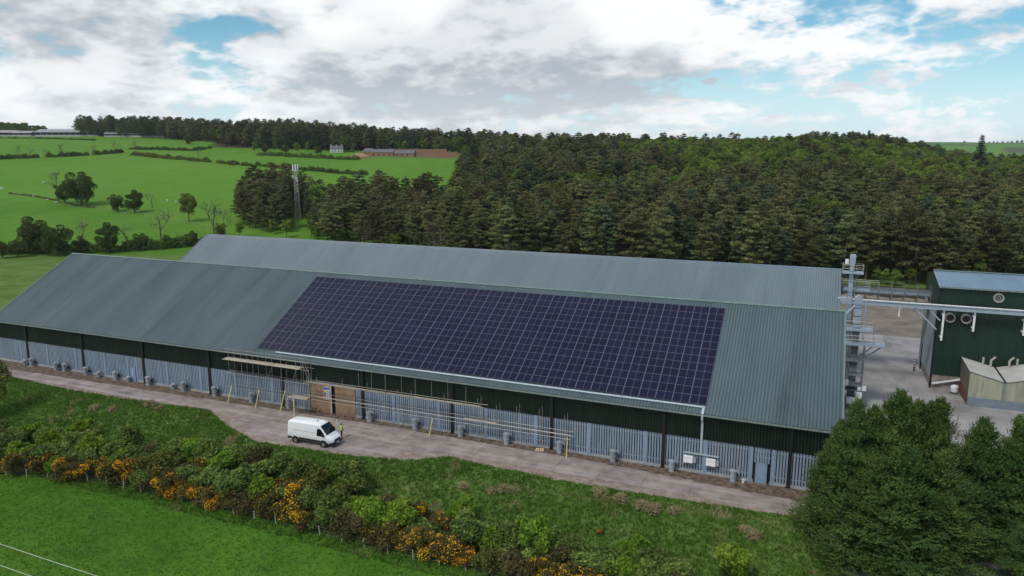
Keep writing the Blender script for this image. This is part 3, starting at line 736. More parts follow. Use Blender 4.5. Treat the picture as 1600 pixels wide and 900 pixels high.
def scatter(name, P, idx, rot, scl, sources, label, cat):
    """one mass of far trees: points that carry copies of real tree shapes"""
    me_ = bpy.data.meshes.new(name); me_.vertices.add(len(P)); me_.vertices.foreach_set('co', np.asarray(P, np.float32).ravel())
    for an, ty, dat, key in (('idx', 'INT', np.asarray(idx, np.int32), 'value'), ('rz', 'FLOAT', np.asarray(rot, np.float32), 'value'), ('scl', 'FLOAT', np.asarray(scl, np.float32), 'value')):
        at_ = me_.attributes.new(an, ty, 'POINT'); at_.data.foreach_set(key, dat)
    o = link(name, me_); tag(o, label, cat, kind='stuff')
    ng = bpy.data.node_groups.new(name, 'GeometryNodeTree')
    ng.interface.new_socket('Geometry', in_out='INPUT', socket_type='NodeSocketGeometry'); ng.interface.new_socket('Geometry', in_out='OUTPUT', socket_type='NodeSocketGeometry')
    gi = ng.nodes.new('NodeGroupInput'); go_ = ng.nodes.new('NodeGroupOutput'); ip = ng.nodes.new('GeometryNodeInstanceOnPoints')
    jn = ng.nodes.new('GeometryNodeJoinGeometry')
    for src in reversed(sources):
        j2 = ng.nodes.new('GeometryNodeJoinGeometry')
        for ch in src:
            oi_ = ng.nodes.new('GeometryNodeObjectInfo'); oi_.inputs['Object'].default_value = ch; oi_.transform_space = 'ORIGINAL'
            ng.links.new(oi_.outputs['Geometry'], j2.inputs[0])
        gt = ng.nodes.new('GeometryNodeGeometryToInstance'); ng.links.new(j2.outputs[0], gt.inputs[0]); ng.links.new(gt.outputs[0], jn.inputs[0])
    def attr(nm, ty):
        a = ng.nodes.new('GeometryNodeInputNamedAttribute'); a.data_type = ty; a.inputs['Name'].default_value = nm
        return [s_ for s_ in a.outputs if s_.enabled and s_.name == 'Attribute'][0]
    ng.links.new(gi.outputs[0], ip.inputs['Points']); ng.links.new(jn.outputs[0], ip.inputs['Instance'])
    ip.inputs['Pick Instance'].default_value = True
    ng.links.new(attr('idx', 'INT'), ip.inputs['Instance Index'])
    cx_ = ng.nodes.new('ShaderNodeCombineXYZ'); ng.links.new(attr('rz', 'FLOAT'), cx_.inputs[2])
    er = ng.nodes.new('FunctionNodeEulerToRotation'); ng.links.new(cx_.outputs[0], er.inputs[0]); ng.links.new(er.outputs[0], ip.inputs['Rotation'])
    ng.links.new(attr('scl', 'FLOAT'), ip.inputs['Scale'])
    ng.links.new(ip.outputs[0], go_.inputs[0])
    md = o.modifiers.new('trees', 'NODES'); md.node_group = ng
    return o
def srcs(k, n): return [[c_ for c_ in protoP[(k, i)].children] for i in range(n)]
pw, bw, tw_ = [], [], []
for f, d_, px in restc:
    r_ = rw.uniform(); x_, y_, z_ = place(d_, px); k = 'pine'
    bright = 0.13
    if px > 1060: bright = max(bright, .9*float(sstep((d_-335-18*math.sin(px*.021))/25)*(1-sstep((d_-(505 if px > 1240 else 590))/20))))
    if 980 < px < 1300 and d_ > 430: bright = max(bright, .75)
    if 1240 < px < 1500 and d_ > 500: bright = .0
    br = .10
    if 1000 < px < 1240 and 300 < d_ < 430: br = .45
    if 560 < px < 760: br = .18
    if 780 < px < 1040 and d_ < 330: br = .28
    if r_ < bright: bw.append((x_, y_, z_-.2, rw.integers(0, 4), rw.uniform(0, 6.28), rw.uniform(1.0, 1.42)))
    elif rw.uniform() < br: tw_.append((x_, y_, z_-.2, rw.integers(0, 3), rw.uniform(0, 6.28), rw.uniform(1.2, 1.7)))
    else: pw.append((x_, y_, z_-.2, rw.integers(0, 5), rw.uniform(0, 6.28), rw.uniform(.62, 1.2)))
for px in np.arange(-40, 90, 4.2):
    for D in (835, 842, 850, 858):
        x_, y_, z_ = spot(px+rw.uniform(-2, 2), D+rw.uniform(-3, 3)); bw.append((x_, y_, z_-.2, rw.integers(0, 4), rw.uniform(0, 6.28), rw.uniform(.9, 1.2)*(1.0 if px < 60 else .75)))
# the skyline woods beyond the fields
for D in np.arange(600, 800, 5.6):
    for px in np.arange(140, 800, 5.6/D*FPX):
        p_ = px + rw.uniform(-2.5, 2.5); d_ = D + rw.uniform(-2.3, 2.3)
        lo = np.interp(p_, [150, 260, 330, 360, 420, 800], [760, 740, 700, 640, 612, 600]); hi = lo + 75
        if not lo < d_ < hi: continue
        if 545 < p_ < 720 and d_ < 612: continue
        x_, y_, z_ = spot(p_, d_)
        fb = .55 if 560 < p_ < 760 and d_ < lo+25 else (.15 if p_ < 560 else .2)
        if rw.uniform() < fb: bw.append((x_, y_, z_-.2, rw.integers(0, 4), rw.uniform(0, 6.28), rw.uniform(.8, 1.2)))
        else: pw.append((x_, y_, z_-.2, rw.integers(0, 5), rw.uniform(0, 6.28), rw.uniform(.85, 1.25)))
def mass(name, lst, k, n, label):
    a = np.array(lst); return scatter(name, a[:, :3], a[:, 3], a[:, 4], a[:, 5], srcs(k, n), label, 'trees')
mass('pine_wood', pw, 'pine', 5, 'mass of dark pines filling the wood up to the skyline')
mass('leafy_wood', bw, 'broad', 4, 'mass of fresh green leafy trees within the far wood')
mass('bare_wood', tw_, 'bare', 3, 'mass of bare brown-twigged trees within the wood')
# tall firs that stand above the skyline
for i, (px, D, s_, lab) in enumerate(((1520, 455, 1.18, 'tall dark spire-shaped fir standing above the wood at the far right'), (1346, 560, .92, 'dark fir poking above the skyline of the wood'), (790, 640, .82, 'small dark fir on the skyline behind the brick site'))):
    x_, y_, z_ = spot(px, D); make_tree('fir_tree', FIRS[i % 2], (x_, y_, z_-.2), i*1.3, s_, lab, 'tree', 'firs above the skyline')

# ------------------------------------------------------------------ ventilation fans along the wall
mFan = M('fan_grey', (.25, .285, .335), (.34, .375, .42), rough=.55, scale=4, rand=.15, streak=((.07, .065, .06), .5, (4, 4, .6)))
mFanD = M('fan_dark', (.045, .05, .06), rough=.6)
mWhite = M('white_cap', (.62, .64, .66), rough=.5)
def fan_parts(o, s_=1.0):
    m = MB(); m.lathe([(.30*s_, 0), (.30*s_, .5*s_), (.345*s_, .52*s_), (.345*s_, .60*s_), (.31*s_, .62*s_), (.37*s_, 1.02*s_), (.40*s_, 1.05*s_), (.40*s_, 1.13*s_), (.30*s_, 1.15*s_)], n=16)
    m.build('casing', mFan, o, smooth=False)
    m = MB(); m.lathe([(.24*s_, 1.151*s_), (.24*s_, 1.19*s_), (.10*s_, 1.24*s_)], n=12); m.build('cap', mFan, o)
    m = MB(); m.tube((.0, .15, .45*s_), (.0, .62, .45*s_), .20*s_, 10); m.build('duct', mFanD, o)
    m = MB(); m.box(.42*s_, .58*s_, -.02, .22, .92*s_, 1.22*s_); m.tube((.3, .1, .95*s_), (.5, .1, .95*s_), .05, 6); m.lathe([(.06, 0), (.06, .3*s_), (.03, .33*s_)], (.5*s_, .1, 1.2*s_), 8); m.build('motor', mFan, o)
ORD = ['first', 'second', 'third', 'fourth', 'fifth', 'sixth', 'seventh', 'eighth', 'ninth', 'tenth', 'eleventh', 'twelfth', 'thirteenth', 'fourteenth', 'fifteenth', 'sixteenth', 'seventeenth', 'eighteenth', 'nineteenth', 'twentieth', 'twenty-first', 'twenty-second']
fx = [(-92.9, 1.25), (-87.4, 1.25), (-85.5, 1.25), (-81.0, 1.2), (-74.9, 1.25), (-68.4, 1.3), (-61.8, 1.3), (-56.2, 1.35), (-49.9, 1.3), (-43.8, 1.35), (-31.6, 1.3), (-25.2, 1.3), (-19.2, 1.3), (-13.4, 1.3), (-7.1, 1.3), (-1.1, 1.3), (5.1, 1.2), (11.2, 1.2)]
hints = {2: 'close beside its twin', 1: 'close beside its twin', 9: 'just left of the wooden doors', 10: 'just right of the wooden doors', 16: 'left of the white inverter boxes', 17: 'right of the inverters', 0: 'next to the leftmost dark column'}
fp = None
for i, (x_, s_) in enumerate(fx):
    lab = 'grey drum-shaped wall fan, %s from the left%s' % (ORD[i], (', ' + hints[i]) if i in hints else '')
    if fp is None:
        fp = o = empty('ventilation_fan', (x_, -.68, .02), 0, lab, 'fan', 'fans along the warehouse wall'); fan_parts(o)
    else: o = copy_tree(fp); tag(o, lab)
    o.location = (x_, -.68, .02); o.scale = (s_*.80, s_*.80, s_*.86); o.rotation_euler = (0, 0, .12*math.sin(i*2.1))
lp = None
for i, x_ in enumerate((-94.6, -78.4, -72.4, -63.8)):
    lab = ['small low grey vent pot left of the leftmost column', 'small low grey vent pot under the left part of the wall', 'small low grey vent pot by the left blue door', 'small low grey vent pot between two tall fans'][i]
    o = empty('vent_pot', (x_, -.6, .02), 0, lab, 'vent', 'low vent pots')
    m = MB(); m.lathe([(.22, 0), (.22, .45), (.36, .55), (.36, .72), (.2, .8)], n=12); m.build('casing', mFan, o)
    m = MB(); m.lathe([(.1, .8), (.1, .9)], n=8); m.build('cap', mWhite, o)

# ------------------------------------------------------------------ scaffold
mTube = M('scaffold_tube', (.30, .29, .26), (.42, .41, .38), rough=.45, metal=.5, rand=.1)
mBoard = M('scaffold_board', (.34, .295, .225), (.46, .41, .33), rough=.85, scale=2.5, stretch=(.3, 3, 1), rand=.12)
mYel = M('yellow_sleeve', (.60, .57, .22), rough=.5)
sc_ = empty('scaffold', (-52.6, -.9, 0), 0, 'tube scaffold with a timber board platform under the eaves, left of the wooden doors', 'scaffold', 'scaffolds along the wall')
def tubes(o, name, segs, r=.026, mat=None):
    for a, b in segs:
        m = MB(); m.tube(a, b, r, 6); m.build(name, mat or mTube, o)
xsL = [0, 2.1, 4.0, 6.2, 8.5, 10.8, 12.0]
tubes(sc_, 'standard', [((x_, y_, .03), (x_ + .05*math.sin(x_*3), y_, 7.5 if y_ < 0 else 6.2)) for x_ in xsL for y_ in (-.55, .45)])
tubes(sc_, 'ledger', [((-.9, y_, z_), (12.9, y_, z_+.02)) for y_ in (-.6, .5) for z_ in (2.05, 3.95, 5.72)] + [((-.6, -.6, 6.75), (12.9, -.6, 6.78)), ((-.6, -.6, 7.2), (12.9, -.6, 7.22))])
tubes(sc_, 'transom', [((x_+.06, -1.0, 5.78), (x_+.06, .6, 5.78)) for x_ in xsL])
tubes(sc_, 'brace', [((.2, -.62, .1), (2.6, -.62, 3.9)), ((5., -.62, 1.2), (7.2, -.62, 5.7)), ((9., -.62, .2), (10.9, -.62, 5.7)), ((11.6, -.62, 7.4), (13.2, -.62, 3.5)), ((12.1, -.65, 7.3), (13.7, -.65, 3.3))])
for k in range(5):
    for (a, b) in ((-.7, 3.2), (3.22, 7.1), (7.12, 11.6)):
        m = MB(); m.box(a, b+rs_.uniform(-.25, .2), -.98+k*.235, -.98+k*.235+.225, 5.83, 5.87); m.build('board', mBoard, sc_)
sc2 = empty('scaffold', (-40.2, -.9, 0), 0, 'long low tube scaffold with pale boards running along the wall right of the wooden doors', 'scaffold', 'scaffolds along the wall')
xs2 = [0, 1.5, 3.4, 5.3, 7.1, 8.9, 10.9, 13.1, 15.0, 17.2, 19.3, 21.6, 23.6, 25.9, 28.3, 31.0, 33.9]
tubes(sc2, 'standard', [((x_, y_, .03), (x_+.04*math.sin(x_*5), y_, (6.35 if i < 12 and y_ > 0 else 4.9) + .35*math.sin(i*2.7))) for i, x_ in enumerate(xs2) for y_ in (-.5, .45) if not (1 < x_ < 6.2 and y_ > 0)])
tubes(sc2, 'ledger', [((a, y_, z_), (b, y_, z_)) for y_ in (-.55, .5) for (a, b) in ((-.5, 12.), (12.3, 24.), (24.2, 34.6)) for z_ in (2.05, 2.55)] + [((-.4, -.55, 4.2), (24.4, -.55, 4.22)), ((-.4, .5, 4.2), (24.4, .5, 4.2))])
tubes(sc2, 'brace', [((x_, -.57, .2), (x_+1.6, -.57, 2.5)) for x_ in (1.2, 9.0, 13.2, 17.4, 23.7, 28.6)])
for k in range(1):
    for (a, b) in ((-.2, 3.7), (3.75, 7.6), (7.65, 11.5), (11.55, 15.4), (15.45, 19.3), (19.35, 23.8)):
        m = MB(); m.box(a, b+rs_.uniform(-.2, .1), -.50+k*.235, -.50+k*.235+.225, 4.26, 4.30); m.build('board', mBoard, sc2)
for (a, b) in ((21.8, 25.9),):
    m = MB(); m.box(a, b, -.52, -.28, 2.58, 2.62); m.build('board', mBoard, sc2)
tw2 = empty('scaffold_platform', (-42.0, -1.9, 0), 0, 'small low scaffold platform of pale boards in front of the wall by the wooden doors', 'platform')
tubes(tw2, 'standard', [((x_, y_, .03), (x_, y_, 2.5)) for x_ in (0, 1.9) for y_ in (-.4, .4)])
tubes(tw2, 'ledger', [((-.3, y_, 2.2), (2.3, y_, 2.2)) for y_ in (-.44, .44)])
for k in range(4):
    m = MB(); m.box(-.6+.1*k, 2.3, -.46+k*.235, -.46+k*.235+.225, 2.26, 2.30); m.build('board', mBoard, tw2)
m = MB(); m.box(.35, .60, -.58, -.53, .03, 2.2); m.build('upright_board', mBoard, tw2)
for i, ((xb2, yb3), (xt, zt_), lab) in enumerate((((-52.61, -2.1), (-52.3, 2.2), 'leaning yellow scaffold pole below the left end of the board platform'), ((-47.79, -2.35), (-47.5, 2.4), 'leaning pale yellow scaffold pole below the middle of the board platform'), ((-44.13, -2.0), (-43.6, 2.7), 'bright yellow leaning pole beside the small low platform'), ((-22.6, -2.0), (-22.4, 2.0), 'leaning yellow pole in front of the middle of the wall'), ((-5.95, -1.75), (-6.05, 2.15), 'upright yellow pole at the right end of the long scaffold'))):
    o = empty('yellow_pole', (xb2, yb3, .03), 0, lab, 'pole', 'yellow poles along the wall')
    m = MB(); m.tube((0, 0, 0), (xt-xb2, .55, zt_), .05, 8); m.build('sleeve', mYel, o)
    m = MB(); m.lathe([(.10, 0), (.10, .02)], n=8); m.build('foot', mTube, o)
# sheet sign on the left door
mSignW = M('sign_white', (.62, .64, .68), rough=.4); mSignB = M('sign_blue', (.03, .09, .38), rough=.4); mSignY = M('sign_yellow', (.70, .50, .04), rough=.4); mSignR = M('sign_red', (.50, .05, .04), rough=.4); mInk = M('sign_ink', (.02, .02, .03), rough=.5)
sg = empty('safety_sign', (-38.1, -.24, 1.8), 0, 'tall site safety notice board with blue, yellow and red rows on the plywood door', 'sign')
m = MB(); m.box(-.45, .45, 0, .02, 0, 1.7); m.build('board', mSignW, sg)
for (a, b, mt) in ((1.28, 1.66, mSignB), (.95, 1.24, mSignY), (.62, .91, mSignB), (.33, .58, mSignR), (.06, .29, mSignR)):
    m = MB(); m.box(-.42, -.12, -.006, -.001, a, b); m.build('pictogram', mt, sg)
    m = MB()
    for q in range(3): m.box(-.06, .38-.07*q, -.006, -.001, a+.04+q*.08, a+.075+q*.08)
    m.build('text_rows', mInk, sg)
m = MB(); m.box(-.42, .42, -.009, -.0065, 1.34, 1.62); m.build('header', mSignB, sg)
# inverters
mInv = M('inverter_white', (.66, .69, .72), rough=.35)
for i, (x_, lab) in enumerate(((6.75, 'white wall-mounted inverter box, the left one of the pair'), (9.0, 'white wall-mounted inverter box, the right one of the pair'))):
    o = empty('inverter', (x_, -.15, 1.1), 0, lab, 'inverter', 'inverters below the cable tray')
    m = MB(); m.box(-.52, .42, -.42, -.06, .05, .78); bevel(m.build('housing', mInv, o), .03)
    m = MB(); m.box(.44, .72, -.3, -.02, .12, .62); m.build('isolator', M('isolator_grey', (.28, .30, .32), rough=.5), o)
    m = MB(); m.box(-.45, .36, -.34, -.12, -.03, .05); m.build('connectors', mFanD, o)
    m = MB(); m.box(-.6, .74, -.055, .0, .2, .28); m.box(-.6, .74, -.055, .0, .55, .63); m.build('bracket', mTube, o)
    m = MB(); m.tube((-.2, -.2, .78), (-.2, -.12, 1.0), .03, 6); m.tube((.2, -.2, .78), (.2, -.12, 1.0), .03, 6); m.build('conduit', mFanD, o)
o = empty('timber_pallet', (-9.3, -.95, .03), .2, 'small yellow timber pallet on the soil by the wall', 'pallet')
for k in range(4): m = MB(); m.box(-.45+k*.24, -.28+k*.24, -.35, .35, .1, .13); m.build('slat', M('new_timber', (.62, .46, .22), rough=.8), o)
for k in (-.3, .3): m = MB(); m.box(-.45, .45, k-.04, k+.04, 0, .099); m.build('bearer', mBoard, o)
o = empty('white_bucket', (12.2, -.62, .02), 0, 'small white bucket on the ground beside the right blue door', 'bucket')
m = MB(); m.lathe([(.13, 0), (.16, .32), (.17, .33)], n=12); m.build('body', mWhite, o)
m = MB(); m.tube((-.16, 0, .31), (0, -.12, .40), .008, 5); m.tube((0, -.12, .40), (.16, 0, .31), .008, 5); m.build('handle', mTube, o)

# ------------------------------------------------------------------ van
mVan = M('van_white', (.78, .80, .83), (.82, .84, .87), rough=.25, spec=.5, scale=.8)
mBlk = M('black_plastic', (.012, .012, .014), rough=.5); mGl = M('dark_glass', (.006, .008, .012), rough=.08, spec=.6)
mTyre = M('tyre', (.012, .012, .012), rough=.9); mRim = M('steel_rim', (.26, .27, .28), rough=.4, metal=.5); mLamp = M('lamp_glass', (.55, .58, .60), rough=.1); mRed = M('red_lamp', (.30, .015, .012), rough=.2)
van = empty('delivery_van', (-33.65, -8.55, .045), .03, 'white high-roof delivery van parked on the concrete in front of the warehouse', 'van')
# stations: x, floor z, belt z, roof z, half width low, half width belt, half width roof
ST = [(-2.98, .52, 1.30, 2.30, .90, .96, .80), (-2.93, .45, 1.30, 2.42, .96, 1.01, .84), (-2.5, .42, 1.30, 2.48, .97, 1.02, .86), (-1.0, .42, 1.28, 2.52, .97, 1.02, .87), (.6, .42, 1.27, 2.52, .97, 1.02, .87), (1.05, .42, 1.26, 2.49, .97, 1.02, .85), (1.35, .42, 1.25, 2.38, .97, 1.02, .82), (1.85, .42, 1.22, 1.88, .97, 1.01, .83), (2.22, .42, 1.16, 1.42, .96, 1.00, .86), (2.45, .42, 1.05, 1.28, .95, .98, .84), (2.80, .45, .92, 1.10, .90, .93, .76), (2.97, .50, .82, .95, .74, .78, .62)]
def vring(s_):
    x_, z0, zb3, z1, w0, wb, w1 = s_; zt2 = z1 - .10*min(1, (z1-zb3)/.5)
    half = [(w0*.9, z0), (w0, z0+.14), (wb, (z0+zb3)/2+.05), (wb*.995, zb3), ((wb+w1)/2+.015, (zb3+zt2)/2), (w1+.02, zt2), (w1*.88, z1-.01), (w1*.4, z1+.02)]
    return [(x_, y_, z_) for y_, z_ in half] + [(x_, -y_, z_) for y_, z_ in half[::-1]]
V = [v_ for s_ in ST for v_ in vring(s_)]; n_ = 16; F = []
for i in range(len(ST)-1): F += [(i*n_+j, i*n_+(j+1) % n_, (i+1)*n_+(j+1) % n_, (i+1)*n_+j) for j in range(n_)]
F += [tuple(range(n_-1, -1, -1))[::-1], tuple(range((len(ST)-1)*n_, len(ST)*n_))[::-1]]
m = MB(); m.add(V, [f[::-1] for f in F]); body = m.build('body', mVan, van, smooth=True)
es = body.modifiers.new('edges', 'EDGE_SPLIT'); es.split_angle = R(38)
def side_y(x_, z_):
    for a, b in zip(ST[:-1], ST[1:]):
        if a[0] <= x_ <= b[0]:
            f = (x_-a[0])/(b[0]-a[0]); s_ = [a[k]*(1-f)+b[k]*f for k in range(7)]; break
    r_ = [(q[2], q[1]) for q in vring([x_]+s_[1:])[:8]]
    return float(np.interp(z_, [q[0] for q in r_], [q[1] for q in r_]))
def patch(name, poly, sgn, mat, off=.012, parent=None):
    mm = MB(); pts3 = [(x_, sgn*(side_y(x_, z_)+off), z_) for x_, z_ in poly]; pin = [(x_, sgn*(side_y(x_, z_)-.03), z_) for x_, z_ in poly]; k = len(poly)
    fs = [tuple(range(k)), tuple(range(2*k-1, k-1, -1))] + [(i, k+i, k+(i+1) % k, (i+1) % k) for i in range(k)]
    mm.add(pts3+pin, [f[::-1] for f in fs] if sgn < 0 else fs); return mm.build(name, mat, parent or van)
for sg_ in (-1, 1):
    dr_ = patch('door', [(.95, .60), (.95, 1.24), (1.75, 1.22), (2.05, 1.14), (2.05, .92), (1.92, .62)], sg_, mVan, .006)
    patch('side_window', [(.98, 1.27), (1.02, 2.05), (1.38, 2.05), (1.84, 1.58), (2.08, 1.24)], sg_, mGl, .04)
    patch('sill_trim', [(-2.9, .44), (-2.9, .72), (-2.45, .74), (-2.42, .46)], sg_, mBlk, .04)
    patch('rubbing_strip', [(-1.45, .50), (-1.45, .76), (1.38, .74), (1.38, .48)], sg_, mBlk, .045)
    for xs_ in (-.95, .9): patch('door_seam', [(xs_-.012, .80), (xs_-.012, 2.2), (xs_+.012, 2.2), (xs_+.012, .80)], sg_, mBlk, .004)
    patch('door_seam', [(-2.2, 1.52), (-2.2, 1.56), (.88, 1.55), (.88, 1.51)], sg_, mRim, .004)
    mm = MB(); mm.box(1.72, 1.88, sg_*1.03 if sg_ > 0 else -1.24, 1.24 if sg_ > 0 else -1.03, 1.28, 1.62); bevel(mm.build('mirror', mBlk, van), .04)
    mm = MB(); mm.add([(2.62, sg_*.60, 1.02), (2.86, sg_*.62, .93), (2.80, sg_*.90, .96), (2.40, sg_*.955, 1.10), (2.62, sg_*.6, .84), (2.89, sg_*.62, .80), (2.83, sg_*.925, .82), (2.45, sg_*.985, .98)], [(0, 1, 2, 3), (7, 6, 5, 4), (0, 4, 5, 1), (1, 5, 6, 2), (2, 6, 7, 3), (3, 7, 4, 0)]); mm.build('headlight', mLamp, van)
    mm = MB(); mm.box(-3.0, -2.95, sg_*.82-.06, sg_*.82+.06, 1.0, 1.5); mm.build('tail_light', mRed, van)
    for wx in (-1.92, 1.80):
        arch = MB(); arch.tube((wx, sg_*.80, .38), (wx, sg_*1.025, .38), .46, 20); arch.build('wheel_arch', mBlk, van)
        wm = MB()
        wm.tube((wx, sg_*.80, .345), (wx, sg_*1.04, .345), .345, 20); wo = wm.build('wheel', mTyre, van)
        wm = MB(); wm.tube((wx, sg_*1.0, .345), (wx, sg_*1.055, .345), .215, 16); wm.tube((wx, sg_*1.05, .345), (wx, sg_*1.07, .345), .07, 8); wm.build('rim', mRim, wo)
mm = MB(); wsp = [(1.39, .76, 2.34), (1.85, .81, 1.89), (2.21, .85, 1.44)]
off = Vector((.035, 0, .03))
vv = [tuple(Vector((x_, s_*y_, z_))+off) for x_, y_, z_ in wsp for s_ in (-1, 1)] + [tuple(Vector((x_, s_*y_, z_))-off) for x_, y_, z_ in wsp for s_ in (-1, 1)]
mm.add(vv, [(0, 2, 3, 1), (2, 4, 5, 3), (6, 7, 9, 8), (8, 9, 11, 10), (0, 1, 7, 6), (4, 10, 11, 5), (0, 6, 8, 2), (2, 8, 10, 4), (1, 3, 9, 7), (3, 5, 11, 9)]); mm.build('windscreen', mGl, van)
mm = MB(); mm.box(2.86, 3.02, -.86, .86, .36, .62); mm.box(2.55, 2.9, -.95, .95, .36, .6); bevel(mm.build('front_bumper', mBlk, van), .05)
mm = MB(); mm.box(2.90, 3.0, -.50, .50, .66, .88); gr_ = mm.build('grille', mBlk, van)
mm = MB(); mm.box(3.02, 3.03, -.26, .26, .44, .55); mm.build('number_plate', mWhite, van)
mm = MB(); mm.box(-3.08, -2.9, -.95, .95, .36, .58); bevel(mm.build('rear_bumper', mBlk, van), .05)
for k in (-1, 1): mm = MB(); mm.box(2.42, 2.55, k*.25-.05, k*.25+.05, 1.285, 1.305); mm.build('washer_jet', mBlk, van)
mm = MB(); mm.box(.35, .55, -.06, .06, 2.54, 2.60); mm.build('roof_aerial', mBlk, van)

# ------------------------------------------------------------------ person and sheep (skinned figures)
def skinned(name, joints, bones, rad, mat, parent, root, sub=2):
    me_ = bpy.data.meshes.new(name); me_.from_pydata([Vector(j) for j in joints], bones, []); me_.materials.append(mat)
    o = link(name, me_, parent)
    md = o.modifiers.new('skin', 'SKIN'); md.use_smooth_shade = True
    sv = me_.skin_vertices[0].data
    for i, r_ in enumerate(rad): sv[i].radius = (r_, r_) if not hasattr(r_, '__len__') else r_; sv[i].use_root = (i == root)
    sb = o.modifiers.new('sub', 'SUBSURF'); sb.levels = sub; sb.render_levels = sub
    return o
mCloth = bpy.data.materials.new('person_body'); mCloth.use_nodes = True; t = NT(mCloth.node_tree); t.n.clear()
oz = t.node('ShaderNodeSeparateXYZ'); t.put(oz.inputs[0], t.node('ShaderNodeTexCoord').outputs['Object'])
cc = t.mix(t.math('GREATER_THAN', oz.outputs[2], .98), (.012, .014, .022, 1), (.03, .04, .07, 1)); cc = t.mix(t.math('GREATER_THAN', oz.outputs[2], 1.46), cc, (.42, .25, .18, 1))
p = t.node('ShaderNodeBsdfPrincipled'); t.put(p.inputs[0], cc); p.inputs['Roughness'].default_value = .85; t.l.new(p.outputs[0], t.node('ShaderNodeOutputMaterial').inputs[0])
per = empty('person', (-31.62, -6.35, .045), 2.6, 'person in dark trousers and a yellow high-visibility vest standing beside the white van', 'person')
J = [(0, 0, .96), (0, 0, 1.15), (0, 0, 1.36), (0, 0, 1.47), (0, -.01, 1.56), (0, -.02, 1.68),
     (.10, 0, .92), (.12, -.02, .50), (.12, .02, .09), (.13, -.12, .04), (-.10, 0, .92), (-.13, .04, .50), (-.13, .08, .09), (-.14, -.06, .04),
     (.19, 0, 1.38), (.25, .02, 1.10), (.24, -.12, .88), (.235, -.15, .80), (-.19, 0, 1.38), (-.26, .0, 1.12), (-.20, -.20, .98), (-.17, -.27, .95)]
B = [(0, 1), (1, 2), (2, 3), (3, 4), (4, 5), (0, 6), (6, 7), (7, 8), (8, 9), (0, 10), (10, 11), (11, 12), (12, 13), (2, 14), (14, 15), (15, 16), (16, 17), (2, 18), (18, 19), (19, 20), (20, 21)]
RD = [(.15, .11), (.15, .11), (.15, .10), .06, .085, .075, .09, .065, .045, .04, .09, .065, .045, .04, .06, .045, .036, .03, .06, .045, .036, .03]
skinned('body', J, B, RD, mCloth, per, 0)
mVest = M('hi_vis_vest', (.55, .62, .05), rough=.7); mBand = M('reflective_band', (.55, .56, .54), rough=.4)
m = MB(); m.lathe([(.205, .92), (.20, 1.1), (.215, 1.3), (.15, 1.44), (.09, 1.47)], n=14)
vo = m.build('vest', mVest, per, smooth=True); vo.scale = (1, .74, 1)
m = MB(); m.lathe([(.212, 1.02), (.212, 1.07)], n=14); m.lathe([(.219, 1.22), (.219, 1.27)], n=14); bo = m.build('vest_band', mBand, vo)
m = MB(); m.lathe([(.108, 1.60), (.115, 1.66), (.085, 1.74), (.03, 1.77)], n=12); m.build('hair', M('dark_hair', (.02, .014, .01), rough=.9), per, smooth=True)
o = empty('white_post', (-32.35, -6.15, .045), 0, 'thin upright white pole standing behind the van bonnet beside the person', 'pole')
m = MB(); m.tube((0, 0, .03), (0, 0, 2.1), .035, 8); m.build('shaft', mWhite, o); m = MB(); m.lathe([(.16, 0), (.16, .05), (.06, .08)], n=10); m.build('foot', mBlk, o)
mWool = M('sheep_wool', (.52, .49, .43), (.66, .63, .57), rough=.95, scale=6)
sheep0 = None
for i, (px, py) in enumerate(((3, 297), (52, 309), (74, 315), (88, 319), (69, 287), (262, 316), (276, 318), (283, 317))):
    x_, y_, z_ = gp(px, py)
    lab = ['white sheep at the left edge of the hill field beside the fence', 'white sheep by the old fence line left of the big oak', 'white sheep grazing at the fence just left of the big oak', 'white sheep nearest the foot of the big oak', 'lone white sheep grazing in the hill field left of the big oak', 'left sheep of three grazing right of the paired field trees', 'middle sheep of three grazing right of the paired field trees', 'right sheep of three grazing right of the paired field trees'][i]
    if sheep0 is None:
        o = empty('sheep', (x_, y_, z_), 0, lab, 'sheep', 'sheep grazing on the hill'); sheep0 = o
        SJ = [(-.5, 0, .62), (-.15, 0, .64), (.35, 0, .64), (.62, 0, .72), (.86, 0, .60), (1.0, 0, .46), (-.45, .16, .38), (-.42, .16, .02), (-.45, -.16, .38), (-.42, -.16, .02), (.35, .15, .36), (.36, .15, .02), (.35, -.15, .36), (.36, -.15, .02)]
        skinned('body', SJ, [(0, 1), (1, 2), (2, 3), (3, 4), (4, 5), (0, 6), (6, 7), (0, 8), (8, 9), (2, 10), (10, 11), (2, 12), (12, 13)], [.27, .31, .28, .18, .11, .07, .09, .04, .09, .04, .08, .04, .08, .04], mWool, o, 1)
    else: o = copy_tree(sheep0); tag(o, lab)
    o.location = (x_, y_, z_); o.rotation_euler = (0, 0, i*2.3+.4); o.scale = (1.15,)*3

